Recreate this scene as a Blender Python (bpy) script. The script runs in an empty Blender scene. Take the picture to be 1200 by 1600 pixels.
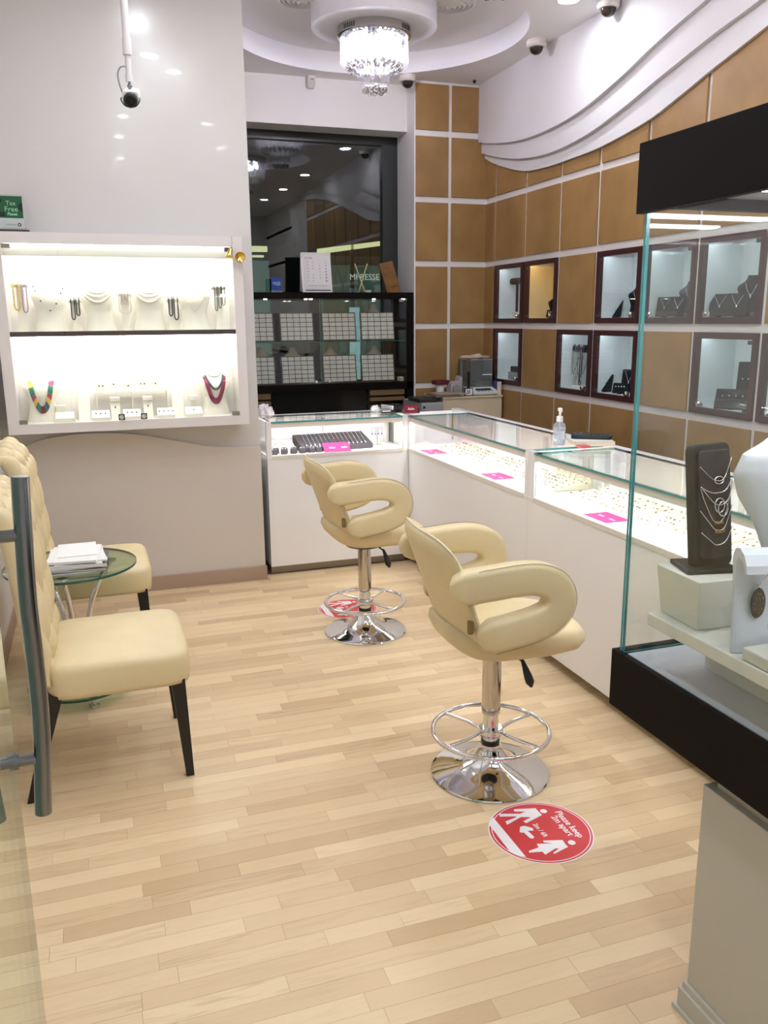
import bpy, math, random
from mathutils import Matrix, Vector, noise

random.seed(7)
scene = bpy.context.scene
PI = math.pi

# ------------------------------------------------------------------ camera
YAW, PITCH, ROLL, FPX, EYE = 0.32834303, 0.2253355, -0.00848701, 1320.195, 1.55
_cy, _sy, _cp, _sp = math.cos(YAW), math.sin(YAW), math.cos(PITCH), math.sin(PITCH)
FW = Vector((_sy * _cp, _cy * _cp, -_sp))
_r = Vector((_cy, -_sy, 0))
_u = _r.cross(FW)
RT = math.cos(ROLL) * _r + math.sin(ROLL) * _u
UP = -math.sin(ROLL) * _r + math.cos(ROLL) * _u
cam_data = bpy.data.cameras.new('camera')
cam = bpy.data.objects.new('camera', cam_data)
scene.collection.objects.link(cam)
cam.matrix_world = Matrix(((RT.x, UP.x, -FW.x, 0), (RT.y, UP.y, -FW.y, 0), (RT.z, UP.z, -FW.z, EYE), (0, 0, 0, 1)))
cam_data.sensor_width = 36.0
cam_data.lens = FPX / 1600 * 36
cam_data.clip_start = 0.05
scene.camera = cam

# ------------------------------------------------------------------ world, exposure
world = bpy.data.worlds.new('world')
scene.world = world
world.use_nodes = True
world.node_tree.nodes['Background'].inputs[0].default_value = (0.9, 0.95, 1.0, 1)
world.node_tree.nodes['Background'].inputs[1].default_value = 0.02
scene.view_settings.view_transform = 'Standard'
scene.view_settings.look = 'None'
scene.view_settings.gamma = 1
scene.view_settings.use_curve_mapping = False
scene.view_settings.exposure = 2.15
scene.cycles.use_denoising = True
scene.cycles.use_adaptive_sampling = True
scene.cycles.adaptive_threshold = 0.02
scene.cycles.max_bounces = 9
scene.cycles.diffuse_bounces = 4
scene.cycles.glossy_bounces = 5
scene.cycles.transparent_max_bounces = 32
scene.cycles.transmission_bounces = 6
scene.cycles.sample_clamp_indirect = 12
scene.cycles.caustics_reflective = False
scene.cycles.caustics_refractive = False
# strengths of the shop's lamps and the added downlights
DOWNLIGHT, SHOWCASE_LED, COUNTER_LED, CASE_LED, NICHE_LED, CHANDELIER_LAMP = 48.0, 7.5, 17.0, 9.0, 2.6, 62.0

# ------------------------------------------------------------------ materials
MATS = {}

def lin(r, g, b):
    f = lambda c: c / 12.92 if c <= 0.04045 else ((c + 0.055) / 1.055) ** 2.4
    return (f(r / 255), f(g / 255), f(b / 255), 1)

def mat(name, col=(200, 200, 200), rough=0.5, metal=0.0, emit=0.0, spec=0.5, bump=None, mottle=None, coat=0.0, alpha=None):
    if name in MATS:
        return MATS[name]
    m = bpy.data.materials.new(name)
    m.use_nodes = True
    nt = m.node_tree
    b = nt.nodes['Principled BSDF']
    c = lin(*col)
    b.inputs['Base Color'].default_value = c
    b.inputs['Roughness'].default_value = rough
    b.inputs['Metallic'].default_value = metal
    b.inputs['Specular IOR Level'].default_value = spec
    b.inputs['Coat Weight'].default_value = coat
    if emit:
        b.inputs['Emission Color'].default_value = c
        b.inputs['Emission Strength'].default_value = emit
    if mottle or bump:
        tc = nt.nodes.new('ShaderNodeNewGeometry')
    if mottle:
        col2, sc = mottle
        n = nt.nodes.new('ShaderNodeTexNoise')
        n.inputs['Scale'].default_value = sc
        n.inputs['Detail'].default_value = 5
        nt.links.new(tc.outputs['Position'], n.inputs['Vector'])
        mx = nt.nodes.new('ShaderNodeMix')
        mx.data_type = 'RGBA'
        mx.inputs[6].default_value = c
        mx.inputs[7].default_value = lin(*col2)
        rp = nt.nodes.new('ShaderNodeValToRGB')
        rp.color_ramp.elements[0].position = 0.35
        rp.color_ramp.elements[1].position = 0.65
        nt.links.new(n.outputs['Fac'], rp.inputs['Fac'])
        nt.links.new(rp.outputs['Color'], mx.inputs[0])
        nt.links.new(mx.outputs[2], b.inputs['Base Color'])
    if bump:
        sc, st = bump
        n2 = nt.nodes.new('ShaderNodeTexNoise')
        n2.inputs['Scale'].default_value = sc
        n2.inputs['Detail'].default_value = 3
        nt.links.new(tc.outputs['Position'], n2.inputs['Vector'])
        bp = nt.nodes.new('ShaderNodeBump')
        bp.inputs['Strength'].default_value = st
        bp.inputs['Distance'].default_value = 0.004
        nt.links.new(n2.outputs['Fac'], bp.inputs['Height'])
        nt.links.new(bp.outputs['Normal'], b.inputs['Normal'])
    MATS[name] = m
    return m

def glass_mat(name, tint=(252, 254, 253), refl=1.0, haze=0.0):
    m = bpy.data.materials.new(name)
    m.use_nodes = True
    nt = m.node_tree
    nt.nodes.remove(nt.nodes['Principled BSDF'])
    out = nt.nodes['Material Output']
    tr = nt.nodes.new('ShaderNodeBsdfTransparent')
    tr.inputs[0].default_value = lin(*tint)
    gl = nt.nodes.new('ShaderNodeBsdfGlossy')
    gl.inputs['Roughness'].default_value = 0.0
    gl.inputs['Color'].default_value = (1, 1, 1, 1)
    lw = nt.nodes.new('ShaderNodeLayerWeight')
    lw.inputs['Blend'].default_value = 0.5
    pw = nt.nodes.new('ShaderNodeMath'); pw.operation = 'POWER'
    nt.links.new(lw.outputs['Facing'], pw.inputs[0]); pw.inputs[1].default_value = 5
    ma = nt.nodes.new('ShaderNodeMath'); ma.operation = 'MULTIPLY_ADD'
    nt.links.new(pw.outputs[0], ma.inputs[0]); ma.inputs[1].default_value = 0.9 * refl; ma.inputs[2].default_value = 0.04 * refl
    ms = nt.nodes.new('ShaderNodeMixShader')
    nt.links.new(ma.outputs[0], ms.inputs[0])
    nt.links.new(tr.outputs[0], ms.inputs[1])
    nt.links.new(gl.outputs[0], ms.inputs[2])
    last = ms
    if haze:
        df = nt.nodes.new('ShaderNodeBsdfDiffuse'); df.inputs[0].default_value = (0.85, 0.87, 0.9, 1)
        m2 = nt.nodes.new('ShaderNodeMixShader'); m2.inputs[0].default_value = haze
        nt.links.new(ms.outputs[0], m2.inputs[1]); nt.links.new(df.outputs[0], m2.inputs[2])
        last = m2
    nt.links.new(last.outputs[0], out.inputs['Surface'])
    MATS[name] = m
    return m

def floor_mat(name, per_object):
    m = bpy.data.materials.new(name)
    m.use_nodes = True
    nt = m.node_tree
    N, L = nt.nodes.new, nt.links.new
    b = nt.nodes['Principled BSDF']
    geo = N('ShaderNodeNewGeometry')
    if per_object:
        rnd = N('ShaderNodeObjectInfo').outputs['Random']
    else:
        rnd = geo.outputs['Random Per Island']
    comb = N('ShaderNodeCombineXYZ')
    mul = N('ShaderNodeMath'); mul.operation = 'MULTIPLY'; mul.inputs[1].default_value = 37.0
    L(rnd, mul.inputs[0]); L(mul.outputs[0], comb.inputs[0]); L(mul.outputs[0], comb.inputs[2])
    add = N('ShaderNodeVectorMath'); add.operation = 'ADD'
    L(geo.outputs['Position'], add.inputs[0]); L(comb.outputs[0], add.inputs[1])
    mp = N('ShaderNodeMapping'); mp.inputs['Scale'].default_value = (2.2, 26.0, 26.0)
    L(add.outputs[0], mp.inputs['Vector'])
    gr = N('ShaderNodeTexNoise'); gr.inputs['Scale'].default_value = 2.5; gr.inputs['Detail'].default_value = 8; gr.inputs['Distortion'].default_value = 1.2
    L(mp.outputs[0], gr.inputs['Vector'])
    ramp = N('ShaderNodeValToRGB')
    e = ramp.color_ramp.elements
    e[0].position = 0.0; e[0].color = lin(207, 176, 136)
    e[1].position = 1.0; e[1].color = lin(237, 212, 172)
    for p, c in ((0.15, (217, 188, 148)), (0.4, (224, 196, 155)), (0.7, (231, 205, 164))):
        k = e.new(p); k.color = lin(*c)
    L(rnd, ramp.inputs['Fac'])
    r2 = N('ShaderNodeValToRGB')
    r2.color_ramp.elements[0].position = 0.30; r2.color_ramp.elements[0].color = (0.74, 0.70, 0.65, 1)
    r2.color_ramp.elements[1].position = 0.52; r2.color_ramp.elements[1].color = (1, 1, 1, 1)
    L(gr.outputs['Fac'], r2.inputs['Fac'])
    mx = N('ShaderNodeMix'); mx.data_type = 'RGBA'; mx.blend_type = 'MULTIPLY'
    # streaky grain on only some boards
    mr = N('ShaderNodeMapRange'); mr.inputs[1].default_value = 0.0; mr.inputs[2].default_value = 1.0; mr.inputs[3].default_value = 0.12; mr.inputs[4].default_value = 0.8
    frac = N('ShaderNodeMath'); frac.operation = 'FRACT'
    mul2 = N('ShaderNodeMath'); mul2.operation = 'MULTIPLY'; mul2.inputs[1].default_value = 7.31
    L(rnd, mul2.inputs[0]); L(mul2.outputs[0], frac.inputs[0])
    pw = N('ShaderNodeMath'); pw.operation = 'POWER'; pw.inputs[1].default_value = 2.5
    L(frac.outputs[0], pw.inputs[0]); L(pw.outputs[0], mr.inputs[0])
    L(mr.outputs[0], mx.inputs[0]); L(ramp.outputs['Color'], mx.inputs[6]); L(r2.outputs['Color'], mx.inputs[7])
    L(mx.outputs[2], b.inputs['Base Color'])
    b.inputs['Roughness'].default_value = 0.36
    b.inputs['Specular IOR Level'].default_value = 0.45
    MATS[name] = m
    return m

W_PAINT = mat('wall_paint', (232, 230, 228), 0.55)
W_LAM = mat('white_laminate', (212, 209, 206), 0.22, coat=0.1)
W_PANEL = mat('white_panel', (240, 238, 238), 0.30)
CEIL = mat('ceiling_paint', (240, 238, 238), 0.7)
COOL = mat('recess_paint', (238, 238, 244), 0.6)
TANWOOD = mat('tan_veneer', (166, 130, 82), 0.42, mottle=((148, 114, 70), 3.5), spec=0.35)
STRIP = mat('white_strip', (232, 226, 224), 0.5)
WENGE = mat('wenge', (17, 10, 9), 0.6, spec=0.12)
WENGE2 = mat('wenge_frame', (62, 30, 30), 0.35)
CREAM = mat('cream_leather', (228, 209, 164), 0.42, bump=(220, 0.12), mottle=((221, 203, 160), 6))
CREAM2 = mat('cream_leather_pale', (224, 214, 190), 0.45, bump=(220, 0.12))
SEAM = mat('leather_seam', (140, 118, 78), 0.6)
CHROME = mat('chrome', (225, 225, 228), 0.06, metal=1)
STEEL = mat('brushed_steel', (134, 136, 140), 0.17, metal=1)
KICK = mat('steel_kick', (150, 140, 130), 0.35, metal=0.85)
BLACKW = mat('black_wood', (22, 18, 16), 0.35)
BLACKP = mat('black_plastic', (24, 24, 26), 0.4)
BLACKL = mat('black_leatherette', (46, 45, 52), 0.5)
GREYP = mat('grey_plastic', (150, 150, 152), 0.45)
WHITEP = mat('white_plastic', (235, 235, 232), 0.35)
PAPER = mat('paper', (240, 240, 240), 0.7)
GOLD = mat('gold', (230, 196, 112), 0.18, metal=1)
SILVER = mat('silver', (215, 215, 215), 0.15, metal=1)
GLASS = glass_mat('clear_glass', refl=0.85)
WINGLASS = glass_mat('window_glass', (200, 206, 204), 1.7)
GREENGLASS = glass_mat('green_glass', (226, 239, 231), 1.2)
RODGLASS = glass_mat('rod_glass', (252, 252, 255), 1.2, haze=0.02)
BALLGLASS = glass_mat('ball_glass', (190, 190, 192), 4.0, haze=0.06)
EDGE = mat('glass_edge', (74, 150, 150), 0.15)
EDGED = mat('glass_edge_dark', (40, 96, 78), 0.15)
PINK = mat('pink_card', (186, 44, 116), 0.6, spec=0.2)
CREAMP = mat('cream_pad', (238, 232, 214), 0.55)
IVORY = mat('ivory_linen', (240, 234, 220), 0.6)
DISPWHITE = mat('display_white', (244, 240, 234), 0.5)

# ------------------------------------------------------------------ mesh building
class MB:
    def __init__(s):
        s.v, s.f, s.mi = [], [], []

    def add(s, vs, fs, M=None, mi=0):
        n = len(s.v)
        if M is not None:
            vs = [M @ Vector(p) for p in vs]
        s.v += [tuple(p) for p in vs]
        s.f += [tuple(i + n for i in f) for f in fs]
        s.mi += [mi] * len(fs)
        return s

    def box(s, x0, x1, y0, y1, z0, z1, M=None, mi=0, edge=None):
        vs = [(x0, y0, z0), (x1, y0, z0), (x1, y1, z0), (x0, y1, z0), (x0, y0, z1), (x1, y0, z1), (x1, y1, z1), (x0, y1, z1)]
        fs = [(0, 3, 2, 1), (4, 5, 6, 7), (0, 1, 5, 4), (1, 2, 6, 5), (2, 3, 7, 6), (3, 0, 4, 7)]
        s.add(vs, fs, M, mi)
        if edge is not None:
            d = (x1 - x0, y1 - y0, z1 - z0)
            a = d.index(min(d))
            ax = (2, 2, 1, 0, 1, 0)
            k = len(s.mi) - 6
            for i in range(6):
                if ax[i] != a:
                    s.mi[k + i] = edge
        return s

    def prism(s, poly, h0, h1, axis='z', M=None, mi=0):
        n = len(poly)
        def P(a, b, h):
            return {'z': (a, b, h), 'x': (h, a, b), 'y': (a, h, b)}[axis]
        vs = [P(a, b, h0) for a, b in poly] + [P(a, b, h1) for a, b in poly]
        fs = [tuple(range(n))[::-1], tuple(range(n, 2 * n))]
        fs += [(i, (i + 1) % n, n + (i + 1) % n, n + i) for i in range(n)]
        return s.add(vs, fs, M, mi)

    def lathe(s, prof, n=24, c=(0, 0, 0), M=None, mi=0, caps=True):
        vs, fs = [], []
        for r, z in prof:
            for k in range(n):
                a = 2 * PI * k / n
                vs.append((c[0] + r * math.cos(a), c[1] + r * math.sin(a), c[2] + z))
        for i in range(len(prof) - 1):
            for k in range(n):
                k2 = (k + 1) % n
                fs.append((i * n + k, i * n + k2, (i + 1) * n + k2, (i + 1) * n + k))
        if caps:
            if prof[0][0] > 1e-5: fs.append(tuple(range(n))[::-1])
            if prof[-1][0] > 1e-5: fs.append(tuple(range((len(prof) - 1) * n, len(prof) * n)))
        return s.add(vs, fs, M, mi)

    def cyl(s, a, b, r, n=16, r2=None, mi=0):
        a, b = Vector(a), Vector(b)
        d = (b - a)
        q = d.to_track_quat('Z', 'Y').to_matrix().to_4x4()
        return s.lathe([(r, 0), (r if r2 is None else r2, d.length)], n, M=Matrix.Translation(a) @ q, mi=mi)

    def sphere(s, c, r, n=12, m=8, sc=(1, 1, 1), M=None, mi=0):
        prof = [(max(1e-6, r * math.sin(PI * i / m)), -r * math.cos(PI * i / m)) for i in range(m + 1)]
        T = Matrix.Translation(c) @ Matrix.Diagonal((*sc, 1))
        return s.lathe(prof, n, M=(M @ T if M is not None else T), mi=mi, caps=False)

    def tube(s, pts, r, n=10, closed=False, mi=0, sect=None, up=(0, 0, 1), capround=False, radii=None):
        """sweep: sect = list of (a, b) offsets (a along side, b along up)"""
        pts = [Vector(p) for p in pts]
        if sect is None:
            sect = [(math.cos(2 * PI * k / n), math.sin(2 * PI * k / n)) for k in range(n)]
            scl = r
        else:
            scl = 1.0
            n = len(sect)
        N = len(pts)
        rings = []
        prev = None
        for i in range(N):
            if closed:
                t = pts[(i + 1) % N] - pts[i - 1]
            else:
                t = pts[min(i + 1, N - 1)] - pts[max(i - 1, 0)]
            t.normalize()
            if prev is None:
                u = Vector(up)
                side = t.cross(u)
                if side.length < 1e-3:
                    side = t.cross(Vector((1, 0, 0)))
                side.normalize()
            else:
                side = prev - t * prev.dot(t)
                side.normalize()
            prev = side
            u = side.cross(t)
            k = scl * (radii[i] if radii else 1.0)
            rings.append([pts[i] + side * (a * k) + u * (b * k) for a, b in sect])
        if capround and not closed:
            for end in (0, -1):
                base = rings[end]; c = pts[0] if end == 0 else pts[-1]
                t = (pts[0] - pts[1]) if end == 0 else (pts[-1] - pts[-2])
                t.normalize()
                ext = [c + (p - c) * 0.72 + t * capround * 0.62 for p in base]
                ext2 = [c + (p - c) * 0.3 + t * capround * 0.95 for p in base]
                if end == 0: rings = [ext2, ext] + rings
                else: rings = rings + [ext, ext2]
        vs = [p for rg in rings for p in rg]
        fs = []
        R = len(rings)
        for i in range(R if closed else R - 1):
            for k in range(n):
                k2 = (k + 1) % n
                j = (i + 1) % R
                fs.append((i * n + k, i * n + k2, j * n + k2, j * n + k))
        if not closed:
            fs += [tuple(range(n))[::-1], tuple(range((R - 1) * n, R * n))]
        return s.add(vs, fs, None, mi)

    def grid(s, fn, nu, nv, M=None, mi=0, closeu=False):
        vs = [fn(i / nu, j / nv) for j in range(nv + 1) for i in range(nu + (0 if closeu else 1))]
        w = nu + (0 if closeu else 1)
        fs = []
        for j in range(nv):
            for i in range(nu):
                i2 = (i + 1) % w
                fs.append((j * w + i, j * w + i2, (j + 1) * w + i2, (j + 1) * w + i))
        return s.add(vs, fs, M, mi)

    def build(s, name, mats, parent=None, world=True, smooth=False, bevel=0, sub=0, loc=None):
        me = bpy.data.meshes.new(name)
        off = Vector((0, 0, 0))
        if world:
            p = parent
            while p is not None:
                off += Vector(p.location); p = p.parent
        if loc is not None:
            off += Vector(loc)
        me.from_pydata([tuple(Vector(v) - off) for v in s.v], [], s.f)
        if not isinstance(mats, (list, tuple)):
            mats = [mats]
        for m in mats:
            me.materials.append(m)
        if len(mats) > 1:
            me.polygons.foreach_set('material_index', s.mi)
        me.update()
        fix_normals(me)
        if smooth:
            me.shade_smooth()
            if smooth != 2:
                me.set_sharp_from_angle(angle=math.radians(40))
        o = bpy.data.objects.new(name, me)
        scene.collection.objects.link(o)
        o.parent = parent
        if loc is not None:
            o.location = loc
        if bevel:
            b = o.modifiers.new('bevel', 'BEVEL'); b.width = bevel; b.segments = 2; b.limit_method = 'ANGLE'
        if sub:
            q = o.modifiers.new('sub', 'SUBSURF'); q.levels = sub; q.render_levels = sub
        return o

def fix_normals(me):
    import bmesh
    bm = bmesh.new(); bm.from_mesh(me)
    bmesh.ops.recalc_face_normals(bm, faces=bm.faces)
    bm.to_mesh(me); bm.free()

def tag(o, label=None, cat=None, group=None, kind=None):
    if label: o['label'] = label
    if cat: o['category'] = cat
    if group: o['group'] = group
    if kind: o['kind'] = kind
    return o

def thing(name, label, cat, loc=(0, 0, 0), rz=0, group=None, kind=None):
    o = bpy.data.objects.new(name, None)
    o.empty_display_size = 0.05
    scene.collection.objects.link(o)
    o.location = loc
    o.rotation_euler = (0, 0, rz)
    return tag(o, label, cat, group, kind)

def copy_tree(o, parent=None):
    c = o.copy()
    scene.collection.objects.link(c)
    c.parent = parent
    for ch in [x for x in scene.objects if x.parent == o]:
        copy_tree(ch, c)
    return c

def link_copy(o, parent, loc, scale=None, rot=None):
    c = o.copy()
    scene.collection.objects.link(c)
    c.parent = parent
    c.location = loc
    if scale: c.scale = scale
    if rot: c.rotation_euler = rot
    return c

def text_geo(string, bold=0.0, shear=0.0, extrude=0.0):
    """outline of a word as (verts, faces) with unit cap height, starting at the origin"""
    cu = bpy.data.curves.new('lettering', 'FONT')
    cu.body = string
    cu.size = 1.0
    cu.offset = bold
    cu.shear = shear
    cu.extrude = extrude
    cu.resolution_u = 3
    ob = bpy.data.objects.new('lettering', cu)
    scene.collection.objects.link(ob)
    dg = bpy.context.evaluated_depsgraph_get()
    me = bpy.data.meshes.new_from_object(ob.evaluated_get(dg))
    vs = [tuple(v.co) for v in me.vertices]
    fs = [tuple(p.vertices) for p in me.polygons]
    bpy.data.objects.remove(ob); bpy.data.meshes.remove(me)
    return vs, fs

def text_on(mb, string, origin, xdir, ydir, length, bold=0.0, shear=0.0, lift=0.0, mi=0):
    vs, fs = text_geo(string, bold, shear)
    w = max(v[0] for v in vs) - min(v[0] for v in vs)
    x0 = min(v[0] for v in vs)
    k = length / w
    X, Y = Vector(xdir).normalized(), Vector(ydir).normalized()
    Z = X.cross(Y)
    O = Vector(origin)
    mb.add([O + X * ((v[0] - x0) * k) + Y * (v[1] * k) + Z * lift for v in vs], fs, mi=mi)
    return k

def rrect(w, h, r, n=4, cx=0, cy=0):
    pts = []
    for sx, sy, a0 in ((1, 1, 0), (-1, 1, 90), (-1, -1, 180), (1, -1, 270)):
        for k in range(n + 1):
            a = math.radians(a0 + 90 * k / n)
            pts.append((cx + sx * (w / 2 - r) + r * math.cos(a), cy + sy * (h / 2 - r) + r * math.sin(a)))
    return pts

def smoothpath(P, n=8):
    """Catmull-Rom through points"""
    P = [Vector(p) for p in P]
    Q = [P[0] * 2 - P[1]] + P + [P[-1] * 2 - P[-2]]
    out = []
    for i in range(1, len(Q) - 2):
        for k in range(n):
            t = k / n
            a, b, c, d = Q[i - 1], Q[i], Q[i + 1], Q[i + 2]
            out.append(0.5 * ((2 * b) + (c - a) * t + (2 * a - 5 * b + 4 * c - d) * t * t + (3 * b - a - 3 * c + d) * t ** 3))
    out.append(P[-1])
    return out

# ================================================================== STRUCTURE
XL, XR, YB, YP, ZC = -0.49, 3.154, 6.6, 4.97, 3.33
XV = 2.522            # jamb of the window bay
YFRONT = -1.6

# ---- floor: base + parquet pieces
floor = thing('floor', 'pale oak strip parquet floor', 'floor', kind='structure')
MB().box(XL - 0.1, 3.5, YFRONT, 7.1, -0.05, -0.004).build('subfloor', mat('subfloor', (150, 120, 88), 0.8), floor)
FM1, FM2 = floor_mat('parquet', True), floor_mat('parquet_far', False)
unit = MB().box(-0.5, 0.5, -0.5, 0.5, -1, 0)
pieces = []
rw = 0.0585
rows = int((5.0 - YFRONT) / rw) + 1
rng = random.Random(3)
for j in range(rows):
    y0 = YFRONT + j * rw
    x = XL - rng.uniform(0, 0.5)
    while x < 2.02:
        ln = rng.choice((0.22, 0.28, 0.34, 0.42, 0.5, 0.6)) * rng.uniform(0.9, 1.1)
        a, b = max(x, XL), min(x + ln, 2.02)
        if b - a > 0.02:
            pieces.append((a, b, y0, y0 + rw))
        x += ln

def in_frame(p):
    v = Vector(p) - Vector((0, 0, EYE))
    d = v.dot(FW)
    if d < 0.1: return False
    px, py = 600 + FPX * v.dot(RT) / d, 800 - FPX * v.dot(UP) / d
    return -30 < px < 1230 and 0 < py < 1640
seen = [p for p in pieces if any(in_frame((x, y, 0)) for x in (p[0], (p[0] + p[1]) / 2, p[1]) for y in (p[2], p[3])) and not (p[0] > 1.17 and p[3] < 1.2)]
seen.sort(key=lambda p: (p[2] + p[3]) / 2 - 0.35 * (p[1] - p[0]))
near = set(seen[:300])
proto = None
rest = MB()
for p in pieces:
    a, b, c, d = p
    g = 0.0003
    if p in near:
        l = ((a + b) / 2, (c + d) / 2, 0)
        sc = (b - a - 2 * g, d - c - 2 * g, 0.004)
        if proto is None:
            proto = unit.build('plank', FM1, floor, world=False)
            proto.location = l; proto.scale = sc
        else:
            link_copy(proto, floor, l, sc)
    else:
        rest.box(a + g, b - g, c + g, d - g, -0.004, 0)
tag(rest.build('plank_field', FM2, floor, world=False), kind='stuff')

# ---- ceiling with two round recesses
RINGS = [(1.897, 5.619, 0.958), (1.86, 3.82, 0.72)]
ZR = 3.47
cm = MB()
def rect_z(mb, x0, x1, y0, y1, z):
    mb.add([(x0, y0, z), (x1, y0, z), (x1, y1, z), (x0, y1, z)], [(0, 1, 2, 3)])
bands = []
y_prev = 7.1
for cx, cy, r in RINGS:
    h = r + 0.02 if r > 0.9 else r + 0.10
    y1, y0 = min(cy + h, y_prev), cy - h
    if y_prev > y1: rect_z(cm, XL, 3.5, y1, y_prev, ZC)
    xa, xb = cx - r - 0.05, cx + r + 0.05
    rect_z(cm, XL, xa, y0, y1, ZC); rect_z(cm, xb, 3.5, y0, y1, ZC)
    n = 72
    inner, outer = [], []
    for k in range(n):
        a = 2 * PI * (k + 0.5) / n
        ca, sa = math.cos(a), math.sin(a)
        inner.append((cx + r * ca, cy + r * sa, ZC))
        t = min((xb - cx) / abs(ca) if abs(ca) > 1e-6 else 9, ((y1 - cy) if sa > 0 else (cy - y0)) / abs(sa) if abs(sa) > 1e-6 else 9)
        outer.append((cx + t * ca, cy + t * sa, ZC))
    cm.add(inner + outer, [(k, (k + 1) % n, n + (k + 1) % n, n + k) for k in range(n)])
    for X_ in (xa, xb):
        for Y_ in (y0, y1):
            a = math.atan2(Y_ - cy, X_ - cx) % (2 * PI)
            k = int((a / (2 * PI) * n - 0.5) // 1) % n
            cm.add([outer[k], outer[(k + 1) % n], (X_, Y_, ZC)], [(0, 1, 2)])
    y_prev = y0
rect_z(cm, XL, 3.5, YFRONT, y_prev, ZC)
ceiling = cm.build('ceiling', CEIL)
tag(ceiling, 'white plaster ceiling with a round recess', 'ceiling', kind='structure')
MB().box(XL, 3.5, YFRONT, 7.1, ZR, ZR + 0.05).build('recess_top', CEIL, ceiling)
for cx, cy, r in RINGS:
    MB().lathe([(r, ZC), (r, ZR + 0.01)], 96, (cx, cy, 0), caps=False).build('recess_rim', COOL, ceiling, smooth=True)
DRUMS = [(1.8655, 5.588, 0.396), (1.85, 3.82, 0.36)]
for cx, cy, r in DRUMS:
    MB().lathe([(r, 3.335), (r, ZR)], 80, (cx, cy, 0)).build('drum', COOL, ceiling, smooth=True)

# ---- partition wall (left) with raised lower panel
wp = MB().box(XL, 0.914, YP, 7.1, 0, ZC).build('wall_partition', W_LAM)
tag(wp, 'glossy off-white partition wall behind the cream chairs', 'wall', kind='structure')
crv = smoothpath([(-0.49, 0.83, 0), (-0.424, 0.861, 0), (-0.303, 0.914, 0), (-0.15, 0.937, 0), (-0.003, 0.941, 0), (0.2, 0.925, 0), (0.4, 0.882, 0), (0.588, 0.838, 0), (0.75, 0.82, 0), (0.914, 0.814, 0)], 4)
MB().prism([(-0.49, 0.0), (0.914, 0.0)][::1] + [(p.x, p.y) for p in reversed(crv)], YP - 0.03, YP, 'y').build('lower_panel', mat('lower_laminate', (214, 206, 198), 0.25), wp)
tag(MB().box(XL, 0.92, YP - 0.047, YP - 0.03, 0, 0.084).build('baseboard_partition', mat('greige_skirting', (176, 152, 134), 0.5), bevel=0.002), 'greige wood-look skirting below the partition wall', 'baseboard', kind='structure')

tag(MB().box(XL - 0.1, XL, YFRONT, 7.1, 0, ZC + 0.1).build('wall_left', W_PAINT), 'plain white side wall behind the chair backs', 'wall', kind='structure')
tag(MB().box(XL, XL + 0.012, 1.9, YP - 0.03, 0, 0.08).build('baseboard_left', mat('greige_skirting'), bevel=0.002), 'greige skirting along the side wall', 'baseboard', kind='structure')
tag(MB().box(XL - 0.1, 3.5, YFRONT - 0.1, YFRONT, 0, ZC + 0.1).build('wall_front', W_PAINT), 'white wall behind the viewer', 'wall', kind='structure')

# ---- wood panel grid
GY = [6.416, 5.908, 5.408, 4.933, 4.43, 3.94, 3.43, 2.93, 2.43, 1.93, 1.43, 0.93, 0.43]
GZ = [0.515, 1.004, 1.485, 1.977, 2.467, 2.957]
SW, RW = 0.03, 0.044
ycell = [(GY[0] + SW / 2, YB)] + [(GY[i + 1] + SW / 2, GY[i] - SW / 2) for i in range(len(GY) - 1)]
zcell = [(0.0, GZ[0] - RW / 2)] + [(GZ[i] + RW / 2, GZ[i + 1] - RW / 2) for i in range(5)] + [(GZ[5] + RW / 2, ZC)]
NICHES = {(1, 3), (2, 3), (4, 3), (5, 3), (6, 3), (1, 2), (3, 2), (4, 2), (6, 2), (7, 2)}
wr = MB()
wr.box(3.42, 3.5, YFRONT, 7.1, 0, ZC + 0.1)
for z in GZ:
    wr.box(XR, 3.42, YFRONT, YB, z - RW / 2, z + RW / 2)
for y in GY:
    for z0, z1 in zcell:
        wr.box(XR, 3.42, y - SW / 2, y + SW / 2, z0, z1)
for i, (y0, y1) in enumerate(ycell):
    for j, (z0, z1) in enumerate(zcell):
        if (i, j) not in NICHES:
            wr.box(XR, 3.42, y0, y1, z0, z1)
wr.box(XR, 3.42, YFRONT, GY[-1] - SW / 2, 0, ZC)
wall_right = wr.build('wall_right', STRIP)
tag(wall_right, 'white wall gridded with tan wood panels and display niches', 'wall', kind='structure')
def tan_panel(mb, parent):
    return mb.build('panel', TANWOOD, parent, bevel=0.002)
for i, (y0, y1) in enumerate(ycell):
    for j, (z0, z1) in enumerate(zcell):
        if (i, j) in NICHES or j == 0 or i > 10:
            continue
        tan_panel(MB().box(XR - 0.014, XR + 0.002, y0 + 0.001, y1 - 0.001, z0 + 0.001, z1 - 0.001), wall_right)

wb = MB()
wb.box(XV, 3.42, YB, 7.1, 0, ZC)
wb.box(0.914, XV, 6.757, 7.1, 2.99, ZC)
wb.box(0.914, XV, 7.0, 7.1, 0, 0.93)
wall_back = wb.build('wall_back', W_PAINT)
tag(wall_back, 'white end wall with a dark shop window and tan wood panels', 'wall', kind='structure')
for x0, x1 in ((XV + 0.012, 2.808), (2.838, XR - 0.001)):
    for z0, z1 in zcell[1:]:
        tan_panel(MB().box(x0, x1, YB - 0.014, YB + 0.002, z0 + 0.001, min(z1, 3.312) - 0.001), wall_back)

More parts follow.
